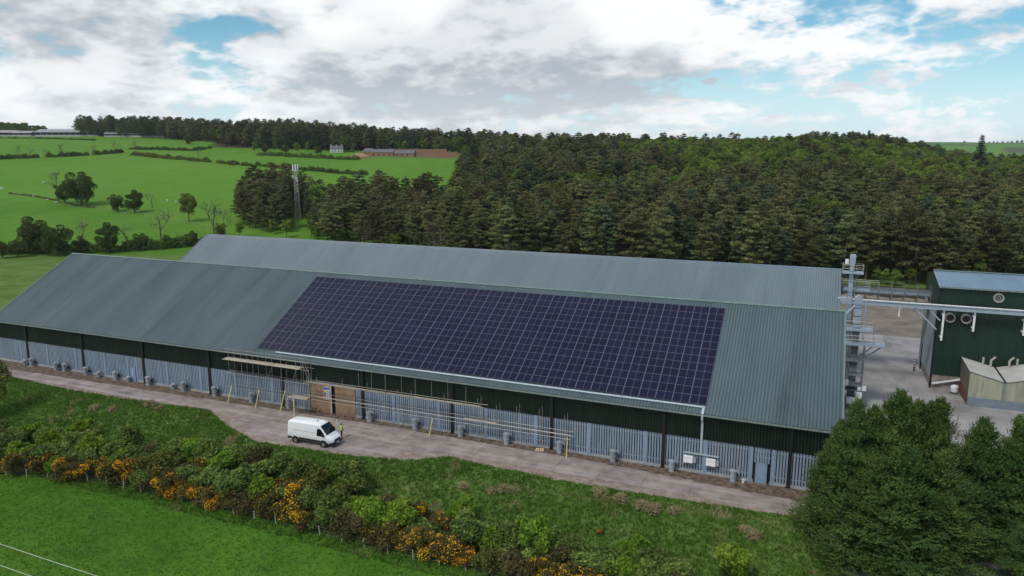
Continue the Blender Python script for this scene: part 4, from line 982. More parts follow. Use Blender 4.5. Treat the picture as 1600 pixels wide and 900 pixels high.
# ------------------------------------------------------------------ grain elevators, conveyors, right-hand building
mBlueS = M('pale_steel', (.30, .38, .47), (.38, .46, .55), rough=.4, metal=.25, scale=2)
mGreyS = M('weathered_steel', (.13, .155, .18), (.21, .235, .26), rough=.5, metal=.2, scale=1.5)
mRust = M('rusty_deck', (.16, .11, .085), (.25, .19, .155), rough=.8, scale=2)
def railing(o, x0, x1, y0, y1, z, h=1.05, sides='NSEW'):
    m = MB(); P4 = [(x0, y0), (x1, y0), (x1, y1), (x0, y1)]
    for a, b in zip(P4, P4[1:]+P4[:1]):
        for zz_ in (h*.5, h): m.tube((a[0], a[1], z+zz_), (b[0], b[1], z+zz_), .035, 5)
        n = max(1, int(math.hypot(b[0]-a[0], b[1]-a[1])/1.2))
        for k in range(n): m.tube((a[0]+(b[0]-a[0])*k/n, a[1]+(b[1]-a[1])*k/n, z), (a[0]+(b[0]-a[0])*k/n, a[1]+(b[1]-a[1])*k/n, z+h), .035, 5)
    return m.build('railing', mGreyS if o is None else mTube, o)
def platform(o, x0, x1, y0, y1, z):
    m = MB(); m.box(x0, x1, y0, y1, z-.22, z); d = m.build('platform', mBlueS, o); r_ = railing(d, x0+.05, x1-.05, y0+.05, y1-.05, z); return d
eA = empty('bucket_elevator', (22.35, 42.5, 0), 0, 'tall pale-blue bucket elevator with a railed head platform above the rear warehouse ridge', 'elevator', 'bucket elevators')
m = MB(); m.box(-.29, .29, -.22, .22, 0, 16.6); m.build('casing', mBlueS, eA)
m = MB()
for k in range(11): m.box(-.34, .34, -.27, .27, 1.5*k+.6, 1.5*k+.68)
m.build('flange', mGreyS, eA)
m = MB(); m.prism([(-.38, 16.6), (.38, 16.6), (.42, 17.9), (.36, 18.1), (-.30, 18.1), (-.36, 17.9)], 'y', -.3, .3); bevel(m.build('head', mBlueS, eA), .05)
m = MB(); m.box(-.95, -.5, -.3, .3, 16.7, 17.35); m.build('drive_motor', mWhite, eA)
platform(eA, -1.25, 1.55, -.9, .9, 15.6)
m = MB(); m.beam((-1.1, 0, 15.4), (-.3, 0, 14.3), .1, .1); m.beam((1.3, 0, 15.4), (.3, 0, 14.3), .1, .1); m.build('bracket', mGreyS, eA)
platform(eA, -.9, 2.6, .6, 2.2, 12.9)
m = MB()
for s_ in (-.25, .25): m.tube((.6, s_, 1.), (.6, s_, 16.4), .03, 5)
for k in range(38): m.tube((.6, -.25, 1.2+.4*k), (.6, .25, 1.2+.4*k), .02, 4)
m.build('ladder', mTube, eA)
eB = empty('bucket_elevator', (22.75, 28.0, 0), 0, 'grey bucket elevator with stacked platforms standing against the front warehouse gable', 'elevator', 'bucket elevators')
m = MB(); m.box(-.42, .42, -.3, .3, 10.6, 14.0); m.build('upper_casing', mBlueS, eB)
m = MB(); m.box(-.42, .42, -.3, .3, 0, 10.58); m.build('lower_casing', mGreyS, eB)
m = MB()
for k in range(13): m.box(-.46, .46, -.34, .34, 1.05*k+.5, 1.05*k+.57)
m.build('flange', mFanD, eB)
platform(eB, -1.4, 1.9, -1.0, 1.0, 10.5); platform(eB, -1.6, 3.4, -1.3, 1.1, 8.7)
m = MB(); m.beam((3.0, -.6, 8.4), (.5, -.4, 6.2), .12, .12); m.beam((2.4, .6, 8.4), (.5, .4, 6.6), .12, .12); m.build('bracket', mGreyS, eB)
m = MB(); m.prism([(-.5, 13.6), (.5, 13.6), (.45, 14.4), (0, 14.8), (-.45, 14.4)], 'y', -.42, .42); m.build('head', mBlueS, eB)
m = MB()
for s_ in (-1.35, -.75): m.tube((s_, -.3, 0), (s_, -.3, 14.6), .05, 5)
for k in range(36): m.tube((-1.35, -.3, .4*k+.3), (-.75, -.3, .4*k+.3), .025, 4)
m.build('ladder', mTube, eB)
m = MB(); m.tube((-.2, -.2, 13.6), (-1.6, -.2, 11.9), .17, 8); m.tube((.9, .3, 14.0), (.9, .3, 10.6), .10, 8); m.build('spout', mBlueS, eB)
m = MB(); m.box(-.7, .75, -.75, .75, 0, 1.3); m.box(.5, 1.5, -.9, .2, 0, .9); m.build('boot', mGreyS, eB)
m = MB(); m.box(-.5, 1.0, -1.6, -.8, .9, 1.6); m.box(.6, 1.25, -1.5, -1.0, 1.6, 2.4); m.box(.7, 1.7, -1.0, -.3, 2.6, 3.1); m.box(-.9, -.4, -1.3, -.6, 3.2, 3.8); m.build('gearbox', mWhite, eB)
m = MB()
for zz_ in (1.0, 2.55, 3.15, 4.5, 6.4): m.box(-1.0, 1.2, -1.0, .9, zz_-.06, zz_)
for (a, b) in ((-1.0, -1.0), (1.15, -1.0), (1.15, .85)): m.tube((a, b, 0), (a, b, 8.5), .06, 5)
m.build('service_frame', mGreyS, eB)
cv = empty('conveyor', (21.0, 39.5, 11.5), 0, 'long pale-blue enclosed conveyor running level from the warehouse end along the green building', 'conveyor', 'conveyors between the buildings')
m = MB(); m.box(0, 27, -.28, .28, 0, .48); m.build('trough', mBlueS, cv)
m = MB(); m.box(0, 27, -.34, .34, .485, .56); m.build('lid', mBlueS, cv)
m = MB(); m.tube((-.3, -.42, .72), (27, -.42, .72), .09, 6); m.build('pipe', mWhite, cv)
m = MB(); m.box(-.05, 1.5, -.55, .5, -.1, .85); bevel(m.build('drive_end', mBlueS, cv), .06)
for x_, z_ in ((13.0, -4.3), (16.6, -2.7), (22.3, -2.7)):
    m = MB(); m.box(x_-.12, x_+.12, .1, .3, z_, -.02); m.box(x_-.12, x_+.12, .3, 1.38, -.9, -.72); m.box(x_-.12, x_+.12, .3, 1.38, z_+.3, z_+.46); m.build('bracket', mWhite, cv)
m = MB(); m.beam((9.5, 0, -.05), (12.3, .1, -2.8), .2, .2); m.beam((11.2, 0, -.05), (12.6, .1, -1.5), .18, .18); m.build('diagonal_brace', mBlueS, cv)
m = MB(); m.tube((7.6, 0, -1.4), (7.6, 0, -.5), .12, 8); m.tube((7.6, 0, -.5), (7.6, 0, -.02), .12, 8, .34); m.build('outlet', mWhite, cv)
gal = empty('conveyor_gallery', (22.0, 48.0, 10.2), 0, 'open steel conveyor gallery with rusty deck and handrails crossing to the green building', 'conveyor', 'conveyors between the buildings')
m = MB(); m.box(-.8, 11.35, -.8, .8, 0, .16); m.build('deck', mRust, gal)
m = MB(); m.box(-.8, 11.35, -.35, .35, 1.55, 2.0); m.build('upper_trough', mBlueS, gal)
m = MB(); m.box(-.8, 11.35, -.55, -.1, .3, .75); m.build('lower_trough', mRust, gal)
for s_ in (-.85, .85):
    m = MB(); m.box(-.8, 11.35, s_-.07, s_+.07, 2.1, 2.35); m.box(-.8, 11.35, s_-.05, s_+.05, -.12, .02)
    for k in range(8): m.box(-.7+k*1.7, -.58+k*1.7, s_-.05, s_+.05, .02, 2.1)
    m.build('truss', mGreyS, gal)
m = MB()
for s_ in (-.85, .85):
    for k in range(8): m.tube((-.65+k*1.7, s_, 2.35), (-.65+k*1.7, s_, 3.3), .035, 5)
    m.tube((-.65, s_, 3.3), (4.5, s_, 3.3), .035, 5)
m.build('railing', mTube, gal)
m = MB(); m.box(1.0, 1.3, -.15, .15, -10.2, -.12); m.build('support_leg', mGreyS, gal)
gb = empty('processing_building', (33.4, 40.9, 0), 0, 'tall dark-green clad building with blue-grey roof at the right edge', 'building')
GBX, GYB, GZE, GYR, GZR = 27.0, 12.9, 14.5, 6.5, 15.75
mGreen2 = M('green_cladding', (.009, .028, .020), (.014, .038, .026), rough=.5, spec=.35, scale=.5, stretch=(1, 1, .2))
mSideP = M('pale_side_cladding', (.22, .265, .30), (.29, .33, .36), rough=.5, scale=.6, stretch=(1, 1, .2))
mBase = M('stained_concrete', (.22, .20, .175), (.33, .30, .27), rough=.9, scale=.9, streak=((.12, .095, .075), .7, (1.5, 1.5, .3)))
m = MB(); m.box(.06, GBX, .06, GYB, 0, 2.05); m.build('concrete_base', mBase, gb)
ribbed('front_cladding', 0, GBX, .30, CL, [2.02, GZE-.05], lambda u, s, h: (u, -h, s), mGreen2, gb)
ribbed('side_cladding', 0.1, GYB, .30, CL, [1.2, 11.0], lambda u, s, h: (-h, GYB-u, s), mSideP, gb)
m = MB(); m.prism([(0.02, 11.0), (GYB, 11.0), (GYB, GZE), (GYR, GZR-.05), (0.02, GZE)], 'x', -.02, .1); m.build('gable_cladding', mGreen2, gb)
m = MB(); m.prism([(.05, 2.05), (GYB, 2.05), (GYB, GZE-.1), (GYR, GZR-.15), (.05, GZE-.1)], 'x', .11, GBX-.05); m.build('shell', mGreen2, gb)
gsl = math.atan2(GZR-GZE, GYR+.25)
mRoof3 = M('pale_blue_roof', (.155, .235, .315), (.195, .28, .36), rough=.35, spec=.6, scale=.3)
ro = ribbed('roof', -.15, GBX, .333, RIB, [0, 1], lambda u, s, h: (u, -.25+s*(GYR+.25), GZE+s*(GZR-GZE)+h), mRoof3, gb)
ribbed('rear_roof_slope', -.15, GBX, .333, RIB, [0, 1], lambda u, s, h: (u, GYR+s*(GYB+.25-GYR), GZR+s*(GZE-GZR)+h), mRoof2, gb)
m = MB(); m.box(-.15, GBX, GYR-.3, GYR+.3, GZR+.03, GZR+.09); m.build('ridge_cap', mTrimG, ro)
m = MB(); m.box(-.12, GBX, -.42, -.26, GZE-.16, GZE-.01); m.build('gutter', mGut, gb)
m = MB(); m.box(-.10, .14, -.10, .1, 0, GZE-.1); m.build('corner_trim', mSteelD, gb)
mRing = M('vent_rim', (.36, .33, .29), rough=.6)
for i, (x_, z_, r_, dp) in enumerate(((6.9, 13.55-.15, .62, .25), (1.5, 10.3, .62, .65), (3.4, 10.3, .62, .65))):
    m = MB(); n = 20
    for k in range(n):
        a0, a1 = 2*math.pi*k/n, 2*math.pi*(k+1)/n
        q = lambda a, r, y: (x_+math.cos(a)*r, y, z_+math.sin(a)*r)
        m.add([q(a0, r_, -dp), q(a1, r_, -dp), q(a1, r_, 0), q(a0, r_, 0), q(a0, r_*.8, -dp), q(a1, r_*.8, -dp), q(a1, r_*.8, -.05), q(a0, r_*.8, -.05)], [(0, 1, 2, 3), (4, 7, 6, 5), (0, 4, 5, 1)])
    vt = m.build('round_vent', mRing, gb)
    m = MB(); m.tube((x_, -.08, z_), (x_, -.05, z_), r_*.79, 20); m.build('vent_grille', mFanD if i else mGreyS, vt)
    m = MB()
    for k in range(4): m.beam((x_, -.12, z_), (x_+math.cos(k*1.57+.4)*r_*.7, -.12, z_+math.sin(k*1.57+.4)*r_*.7), .16, .02)
    m.build('blade', mFanD, vt)
m = MB(); m.beam((.2, -.25, .75), (3.6, -.3, 1.75), .22, .22); m.build('sloping_pipe', mWhite, gb)
m = MB(); m.box(-.06, -.02, 10.2, 12.6, .0, 3.6); m.build('sliding_door', mSideP, gb)
m = MB(); m.box(-.16, -.02, 9.9, 10.1, 0, 4.0); m.build('door_post', mSteelD, gb)
for k in range(3):
    o = empty('bollard', (32.3+.2*k, 49.0+1.6*k, .03), 0, ['dark bollard nearest the green building corner', 'middle dark bollard beside the green building', 'farthest dark bollard beside the green building'][k], 'bollard', 'bollards beside the green building')
    m = MB(); m.lathe([(.11, 0), (.11, 1.05), (.07, 1.12)], n=10); m.build('post', mFanD, o); m = MB(); m.lathe([(.115, .8), (.115, .95)], n=10); m.build('band', mWhite, o)
o = empty('white_tank', (36.15, 39.3, .03), 0, 'small off-white tank against the concrete base beside the lean-to', 'tank')
m = MB(); m.lathe([(.42, .25), (.45, .35), (.45, .95), (.40, 1.1), (.2, 1.2)], n=14); m.build('body', mWhite, o, smooth=False); m = MB(); m.box(-.4, .4, -.4, .4, 0, .25); m.build('stand', mFanD, o)
# butterfly-roofed lean-to
lt = empty('lean_to', (36.9, 34.4, 0), 0, 'weathered cream lean-to with valley roof and blue-grey base in front of the green building', 'building')
mCream = M('cream_sheet', (.285, .295, .215), (.39, .395, .305), rough=.75, scale=.6, stretch=(2, 1, .15), streak=((.12, .13, .085), .7, (2.2, 1, .2)))
mLRoof = M('fibre_cement_roof', (.37, .375, .35), (.48, .48, .45), rough=.85, scale=.5, streak=((.24, .19, .15), .5, (.5, .5, 1)))
mBBase = M('blue_grey_base', (.145, .185, .235), (.20, .24, .29), rough=.7, scale=.8)
VX = 3.9; WXL = 12.
m = MB(); m.prism([(0, 1.2), (VX, 1.2), (VX, 3.55), (0, 4.6)], 'y', 0, .1); m.build('front_sheet', mCream, lt)
m = MB(); m.prism([(VX+.01, 1.2), (WXL, 1.2), (WXL, 5.6), (VX+.01, 3.55)], 'y', 0.004, .1); m.build('front_sheet', mCream, lt)
for a, b in ((0, VX-.02), (VX+.02, WXL)): m = MB(); m.box(a, b, -.06, .12, 0, 1.19); m.build('base_wall', mBBase, lt)
m = MB(); m.box(VX-.1, VX+.1, -.14, -.01, 0, 3.5); m.build('downpipe', mGut, lt)
lro = ribbed('roof', 0, 6.4, .3, CL, [0, 1], lambda u, s, h: (-.12+(VX+.1)*s, -.15+u, 4.68-1.05*s+h+u*.04), mLRoof, lt)
ribbed('roof', 0, 6.4, .3, CL, [0, 1], lambda u, s, h: (VX+.02+(WXL-VX)*s, -.15+u, 3.63+2.05*s+h+u*.04), mLRoof, lt)
m = MB(); m.beam((VX, -.2, 3.66), (VX, 6.3, 3.92), .24, .06); m.build('valley_gutter', mSteelD, lro)
m = MB(); m.prism([(.1, 1.7), (6.3, 1.7), (6.3, 4.8), (.1, 4.55)], 'x', 0, .08); m.build('side_sheet', M('rusty_side_sheet', (.13, .115, .095), (.20, .17, .14), rough=.8, scale=.8), lt)
m = MB(); m.box(-.02, .1, .1, 6.3, 0, 1.68); m.build('side_base', M('red_oxide', (.13, .05, .035), (.19, .085, .06), rough=.85), lt)
for i, (x_, y_, b) in enumerate(((2.35, 5.6, 0), (3.25, 5.6, 1), (5.3, 5.4, 1), (6.2, 5.5, 0))):
    m = MB(); zb4 = 3.6 + abs(x_-VX)*.27
    m.tube((x_, y_, zb4), (x_, y_, zb4+1.3), .14, 8)
    if b: m.tube((x_, y_, zb4+1.2), (x_+.45, y_-.1, zb4+1.75), .14, 8)
    m.build('flue', mRing, lt)

# ------------------------------------------------------------------ telecom mast
x_, y_, z_ = -177.1, 167.7, zg(-177.1, 167.7)
ms = empty('telecom_mast', (x_, y_, z_), .3, 'lattice telecom mast with white panel antennas beside the pine wood', 'mast')
Hm = 27.2 - z_
def leg(k, f): a = k*2.0944; r_ = 1.25*(1-f)+.5*f; return Vector((math.cos(a)*r_, math.sin(a)*r_, Hm*f))
for k in range(3): m = MB(); m.tube(leg(k, 0), leg(k, 1), .14, 6); m.build('leg', mTube, ms)
m = MB()
for i in range(16):
    f0_, f1_ = i/16, (i+1)/16
    for k in range(3): m.tube(leg(k, f0_), leg((k+1) % 3, f1_), .065, 4); m.tube(leg(k, f1_), leg((k+1) % 3, f1_), .04, 4)
m.build('bracing', mTube, ms)
m = MB(); m.box(-.75, -.6, -.2, .2, 2, Hm-1.); m.build('cable_ladder', mGreyS, ms)
for k in range(4):
    a = .4+k*1.57; m = MB(); m.box(math.cos(a)*.95-.2, math.cos(a)*.95+.2, math.sin(a)*.95-.12, math.sin(a)*.95+.12, Hm-1.6, Hm+1.0); m.tube((math.cos(a)*.4, math.sin(a)*.4, Hm-.4), (math.cos(a)*.95, math.sin(a)*.95, Hm-.4), .06, 5); m.build('panel_antenna', mWhite, ms)
for k, (a, zz_) in enumerate(((3.6, 3.6), (5.2, 4.3), (5.6, 5.3))):
    m = MB(); c_ = Vector((math.cos(a)*1.0, math.sin(a)*1.0, Hm-zz_)); m.tube(c_, c_+Vector((math.cos(a), math.sin(a), 0))*.25, .38, 12); m.tube(c_, (0, 0, Hm-zz_), .06, 5); m.build('dish', mWhite, ms)

# ------------------------------------------------------------------ far farm, house and brick site
def facing(): return math.atan2(RH[1], RH[0])
mShedR = M('shed_roof', (.25, .245, .26), (.32, .31, .33), rough=.7, scale=.3); mShedW = M('shed_boarding', (.022, .028, .05), (.04, .045, .07), rough=.8); mShedB = M('shed_base_wall', (.33, .32, .32), rough=.9)
def shed(px0, px1, D, h, dep, label, wallm=None, rot=0.):
    x_, y_, z_ = spot((px0+px1)/2, D); Ls = (px1-px0)/FPX*D
    o = empty('farm_shed', (x_, y_, z_), facing()+rot, label, 'shed', 'farm sheds on the hill'); hl_ = Ls/2
    m = MB(); m.box(-hl_, hl_, 0, dep, -2.0, 1.5); m.build('base_wall', mShedB, o)
    m = MB(); m.box(-hl_+.1, hl_-.1, .15, dep-.15, 1.51, h); m.build('boarding', wallm or mShedW, o)
    m = MB(); m.prism([(-.8, h-.1), (dep/2, h+dep*.16), (dep+.8, h-.1), (dep+.8, h+.12), (dep/2, h+dep*.16+.25), (-.8, h+.12)], 'x', -hl_-.5, hl_+.5); m.build('roof', mShedR, o)
    for k in range(int(Ls/6)+1): m = MB(); m.box(-hl_+6*k, -hl_+6*k+.3, -.1, .12, 0, h); m.build('post', mShedB, o)
    return o
shed(70, 167, 762, 4.2, 20, 'long grey-roofed farm shed with dark boarding on the hill crest, left of the pair')
shed(176, 272, 752, 3.2, 18, 'lower grey-roofed farm shed on the hill crest, right of the pair')
shed(-30, 38, 790, 4.0, 16, 'grey farm shed at the left edge of the skyline'); shed(36, 64, 775, 3.4, 14, 'small dark farm shed between the edge shed and the long shed')
mHW = M('render_wall', (.52, .51, .49), rough=.9); mSlate = M('slate_roof', (.095, .10, .12), (.14, .145, .165), rough=.7, scale=1); mBrick = M('red_brick', (.23, .105, .070), (.33, .165, .115), rough=.9, scale=1.5)
x_, y_, z_ = spot(531, 592)
ho = empty('house', (x_, y_, z_), facing()+.3, 'pale rendered house with grey roof half hidden in the trees', 'house')
m = MB(); m.box(-6.5, 6.5, 0, 7, -1, 5); m.build('wall', mHW, ho)
m = MB(); m.prism([(-.4, 4.9), (3.5, 7.8), (7.4, 4.9)], 'x', -6.9, 6.9); rf = m.build('roof', mSlate, ho); ho.scale = (.75, .75, .7)
for k in (-5.5, 0, 5.5): m = MB(); m.box(k-.5, k+.5, 3, 4, 7, 9.2); m.build('chimney', mHW, rf)
for k in (-4.5, -1.5, 1.5, 4.5):
    for zz_ in (.9, 3.2): m = MB(); m.box(k-.5, k+.5, -.06, .05, zz_, zz_+1.3); m.build('window', mGl, ho)
for px, D, ln, dp, h, lab in ((600, 548, 17, 7, 3.0, 'brick range with slate roof, left of the brick site'), (634, 545, 15, 7, 2.6, 'brick range with slate roof, middle of the brick site'), (577, 556, 6, 12, 3.2, 'narrow slate-roofed brick building at the left end of the site')):
    x_, y_, z_ = spot(px, D); o = empty('brick_building', (x_, y_, z_), facing()-.12, lab, 'building', 'buildings of the brick site')
    m = MB(); m.box(-ln/2, ln/2, 0, dp, -1.5, h); m.build('wall', mBrick, o)
    m = MB(); m.prism([(-.3, h-.05), (dp/2, h+2.3), (dp+.3, h-.05)], 'x', -ln/2-.3, ln/2+.3); m.build('roof', mSlate, o)
    for k in range(int(ln/4)): m = MB(); m.box(-ln/2+1.5+k*4, -ln/2+2.6+k*4, -.06, .05, .6, 2.0); m.build('window', mGl, o)
for (pa, pb, D, h, lab) in ((645, 716, 562, 3.6, 'long old red brick garden wall at the rear of the brick site'), (590, 700, 585, 4.6, 'weathered brick wall along the wood edge behind the site'), (655, 705, 547, 1.6, 'low broken brick wall in the site'), (560, 716, 536, 1.0, 'low stone boundary wall in front of the brick site')):
    xa, ya, za = spot(pa, D); xb2, yb3, zb5 = spot(pb, D-4); o = empty('brick_wall', ((xa+xb2)/2, (ya+yb3)/2, min(za, zb5)), math.atan2(yb3-ya, xb2-xa), lab, 'wall', 'walls of the brick site')
    ln = math.hypot(xb2-xa, yb3-ya); m = MB(); m.box(-ln/2, ln/2, -.25, .25, -2, h); m.build('masonry', mBrick if D != 536 else mBase, o); m = MB(); m.box(-ln/2, ln/2, -.32, .32, h+.001, h+.14); m.build('coping', mBase, o)
x_, y_, z_ = spot(566, 540)
o = empty('earth_mound', (x_, y_, z_), 0, 'heap of bare reddish earth left of the brick site', 'mound'); rg_ = np.random.default_rng(9)
m = MB(); m.lathe([(9, -1), (7.5, .8), (5, 1.9), (2.5, 2.7), (.4, 3)], n=14); m.v = [(a+rg_.normal()*.4, b+rg_.normal()*.4, c_+rg_.normal()*.15) for a, b, c_ in m.v]; m.build('heap', M('red_earth', (.27, .16, .10), (.36, .235, .16), rough=.95, scale=.8), o, smooth=True)

# ------------------------------------------------------------------ hedges, field trees, bushes
def hedge(name, pts_px, h, wd, mat, label, per_m=60, leaf=.3, seed=1, group=None, gaps=.25, stems=True):
    rg = np.random.default_rng(seed); P = [np.array(gp(*q)) for q in pts_px]; C = []
    o = empty(name, tuple(P[0]), 0, label, 'hedge', group); posts = MB()
    for a, b in zip(P[:-1], P[1:]):
        ln = np.linalg.norm((b-a)[:2]); nb = max(1, int(ln/(wd*.75)))
        for k in range(nb):
            f = (k+rg.uniform(-.3, .3)+.5)/nb; q = a+(b-a)*f; q[:2] += rg.normal(size=2)*wd*.15; q[2] = zg(q[0], q[1])
            if rg.uniform() < gaps*.5: continue
            hh = h*rg.uniform(.55, 1.25); r_ = wd*rg.uniform(.55, .9); n = int(per_m*r_*hh)
            s_ = unit(rg.normal(size=(n, 3)))*rg.uniform(.55, 1., (n, 1)); s_[:, 2] = np.abs(s_[:, 2])
            C.append(q + s_*np.array([r_, r_, hh]))
            if stems: posts.tube(q-P[0]-np.array([0, 0, .3]), q-P[0]+np.array([0, 0, hh*.6]), .08, 4)
    C = np.concatenate(C)-P[0]; V, Qd = diamonds(C, leaf*rg.uniform(.6, 1.2, len(C)), leaf*.6*rg.uniform(.6, 1.2, len(C)), rg, up=.5)
    link('foliage', np_mesh('foliage', V, Qd, mat), o); posts.build('stems', mBarkG, o)
    return o
HG = 'hedgerows across the hill fields'
hedge('hedgerow', [(-30, 251), (60, 247), (130, 244), (192, 239)], 3.2, 3.6, lOak, 'dark hedgerow across the hill below the farm sheds', 42, .42, 1, HG)
hedge('hedgerow', [(205, 242), (260, 248), (330, 254), (392, 260)], 2.8, 4.2, lOlive, 'brownish hedgerow along the top of the big hill field', 42, .42, 2, HG)
hedge('hedgerow', [(205, 234), (255, 235), (300, 236), (330, 232)], 2.6, 3.4, lOak, 'short dark hedgerow between the two upper fields', 42, .42, 3, HG)
hedge('hedgerow', [(396, 259), (440, 263), (500, 268), (575, 274)], 2.6, 3.2, lOak, 'dark hedgerow above the mast ending at the pine wood', 42, .40, 4, HG)
hedge('hedgerow', [(-25, 402), (20, 398), (80, 396), (150, 394), (220, 390), (290, 386), (340, 380)], 3.6, 4.4, lOak, 'thick dark hedgerow behind the left end of the warehouses', 60, .30, 5, HG, .1)
hedge('hedgerow', [(10, 303), (60, 309), (100, 318), (150, 326)], .9, 1.4, lBramble, 'low broken hedgerow along the fence below the hill field', 60, .22, 6, HG, .8)
hedge('hedgerow', [(150, 220), (60, 217), (-20, 217)], 1.6, 3., lOak, 'low dark hedgerow right in front of the farm sheds', 42, .42, 8, HG, .3)
def ftree(name, geo, px, py, sc, lab, grp='trees in the hill fields', rz=0.):
    x_, y_, z_ = gp(px, py); return make_tree(name, geo, (x_, y_, z_-.1), rz, sc, lab, 'tree', grp)
ftree('oak_tree', OAKS[0], 128, 322, 1.6, 'large round dark-green oak in the hill field')
ftree('oak_tree', OAKS[2], 102, 318, 1.1, 'smaller oak growing against the left side of the large oak', rz=2)
ftree('oak_tree', OAKS[1], 184, 331, .8, 'dark bushy tree, left of the pair below the hill field', rz=1)
ftree('oak_tree', OAKS[2], 211, 333, 1.05, 'olive-green spreading tree, right of the pair below the hill field', rz=3)
ftree('leafy_tree', BROADS[2], 296, 347, 1.15, 'light green round tree right of the field fence')
ftree('bare_tree', BARES[0], 92, 312, 1.9, 'bare grey tree to the left of the large oak')
ftree('bare_tree', BARES[1], 252, 378, 1.9, 'bare knotty grey tree above the thick hedgerow', rz=1)
ftree('bare_tree', BARES[2], 335, 372, 1.9, 'tall bare tree just left of the pine wood', rz=2)
ftree('bare_tree', BARES[0], 352, 366, 1.3, 'slender bare tree nearest the left end of the pine wood', rz=4)
ftree('bare_tree', BARES[1], 238, 326, 1.2, 'bare pale tree right of the paired field trees', rz=4)
ftree('bare_tree', BARES[1], 200, 388, 1.4, 'bare twiggy tree standing in the middle of the thick hedgerow', rz=5)
ftree('bare_tree', BARES[2], 130, 385, 1.3, 'bare brown tree behind the dark bushes at left', rz=5)
for i, (px, py, g_, s_, lab) in enumerate(((62, 397, OAKS[1], 1.3, 'tall dark evergreen bush in the thick hedgerow at left'), (92, 400, OAKS[0], 1.05, 'broad dark bush right of the tall evergreen bush'), (28, 402, OAKS[0], .6, 'light green bush near the left edge in the thick hedgerow'), (170, 396, OAKS[2], 1.1, 'mid-green rounded bush in the middle of the thick hedgerow'), (4, 404, OAKS[2], .6, 'dark bush at the very left end of the thick hedgerow'), (130, 397, OAKS[1], .62, 'dull green bush between the broad dark bush and the middle bush'), (222, 392, OAKS[0], .62, 'low rounded bush right of the middle of the thick hedgerow'), (262, 389, BROADS[2], .5, 'small light bush under the knotty bare tree'), (300, 386, OAKS[2], .6, 'dark bush near the right end of the thick hedgerow'), (345, 378, BROADS[0], .6, 'light green bush at the right end of the thick hedgerow'), (375, 372, BROADS[3], .55, 'light bush between the hedgerow and the pine wood'))):
    ftree('hedge_tree', g_, px, py, s_, lab, 'bushes in the thick hedgerow', i*1.1)
for i, (px, py) in enumerate(((32, 249), (47, 249), (70, 248), (98, 246), (145, 243), (180, 240), (213, 240), (310, 247))):
    ftree('bare_tree', BARES[i % 3], px, py, 1.35 if i not in (2, 7) else 1.0, 'bare tree, %s from the left along the hill hedgerow' % ORD[i], 'bare trees along the hill hedgerow', i*1.9)
# belt of small trees between the upper field and the far wood
bl = ['round light green tree', 'dark rounded tree', 'grey-green tree', 'olive tree', 'bright green tree', 'pale green tree', 'dense green tree', 'dull green tree', 'yellow-green tree', 'dark green tree', 'mid-green tree']
for i, (px, D, g_, s_) in enumerate(((405, 575, BROADS[0], .8), (420, 580, OAKS[1], .75), (436, 583, BROADS[1], .75), (452, 580, OAKS[2], .8), (470, 582, BROADS[2], .85), (487, 584, BROADS[0], .8), (502, 574, OAKS[0], .7), (556, 568, BROADS[3], .8), (546, 603, OAKS[0], 1.4), (716, 575, BROADS[1], 1.05), (728, 548, BROADS[2], 1.0), (306, 660, OAKS[1], 1.0), (690, 606, OAKS[0], 1.5), (665, 610, BROADS[0], 1.1), (738, 500, BROADS[3], 1.1))):
    x_, y_, z_ = spot(px, D); make_tree('leafy_tree', g_, (x_, y_, z_-.1), i*1.7, s_, '%s, %s of the small trees edging the far wood' % (bl[i % 11] if i < 11 else 'tall rounded tree', ORD[i]), 'tree', 'small trees edging the far wood')
hedge('hedgerow', [(404, 243), (450, 245), (510, 248), (556, 250)], 3.0, 4.5, lOak, 'dense dark thicket edging the upper field below the house', 40, .42, 7, HG, .05)
# bushes along the foot of the pines near the mast and yard
for i, (px, D, g_, s_, lab) in enumerate(((430, 276, BROADS[0], .55, 'yellow-green bush left of the mast foot'), (452, 272, BROADS[2], .5, 'low light green bush in front of the mast'), (497, 268, BROADS[1], .62, 'tall yellowish bush right of the mast foot'), (410, 290, BROADS[3], .5, 'green bush at the left foot of the pines'), (1390, 181, BROADS[0], .38, 'bright green bush behind the conveyor gallery, left one'), (1408, 179, BROADS[2], .42, 'bright green bush behind the conveyor gallery, right one'), (1378, 183, BROADS[3], .34, 'small green bush at the yard edge behind the gallery'), (1430, 180, BROADS[1], .36, 'dull green bush at the yard edge near the green building'))):
    x_, y_, z_ = spot(px, D); make_tree('bush', g_, (x_, y_, z_-.1), i, (s_*1.2, s_*1.2, s_), lab, 'bush', 'bushes at the foot of the pines')
# trees on the far ridge at the right
for i, (px, D, s_) in enumerate(((1493, 2950, 1.0), (1531, 2950, .8), (1538, 2960, .9), (1544, 2950, .8), (1552, 2955, .95), (1560, 2960, .9), (1566, 2950, 1.0), (1574, 2960, 1.3), (1581, 2955, 1.5), (1588, 2960, 1.3), (1596, 2950, 1.1), (1604, 2960, 1.2))):
    x_, y_, z_ = spot(px, D); make_tree('ridge_tree', OAKS[i % 3], (x_, y_, z_-.5), i, (s_*1.0, s_*1.0, s_*.9), 'tiny hazy tree on the distant ridge, %s from the left' % ORD[i], 'tree', 'trees on the distant ridge')
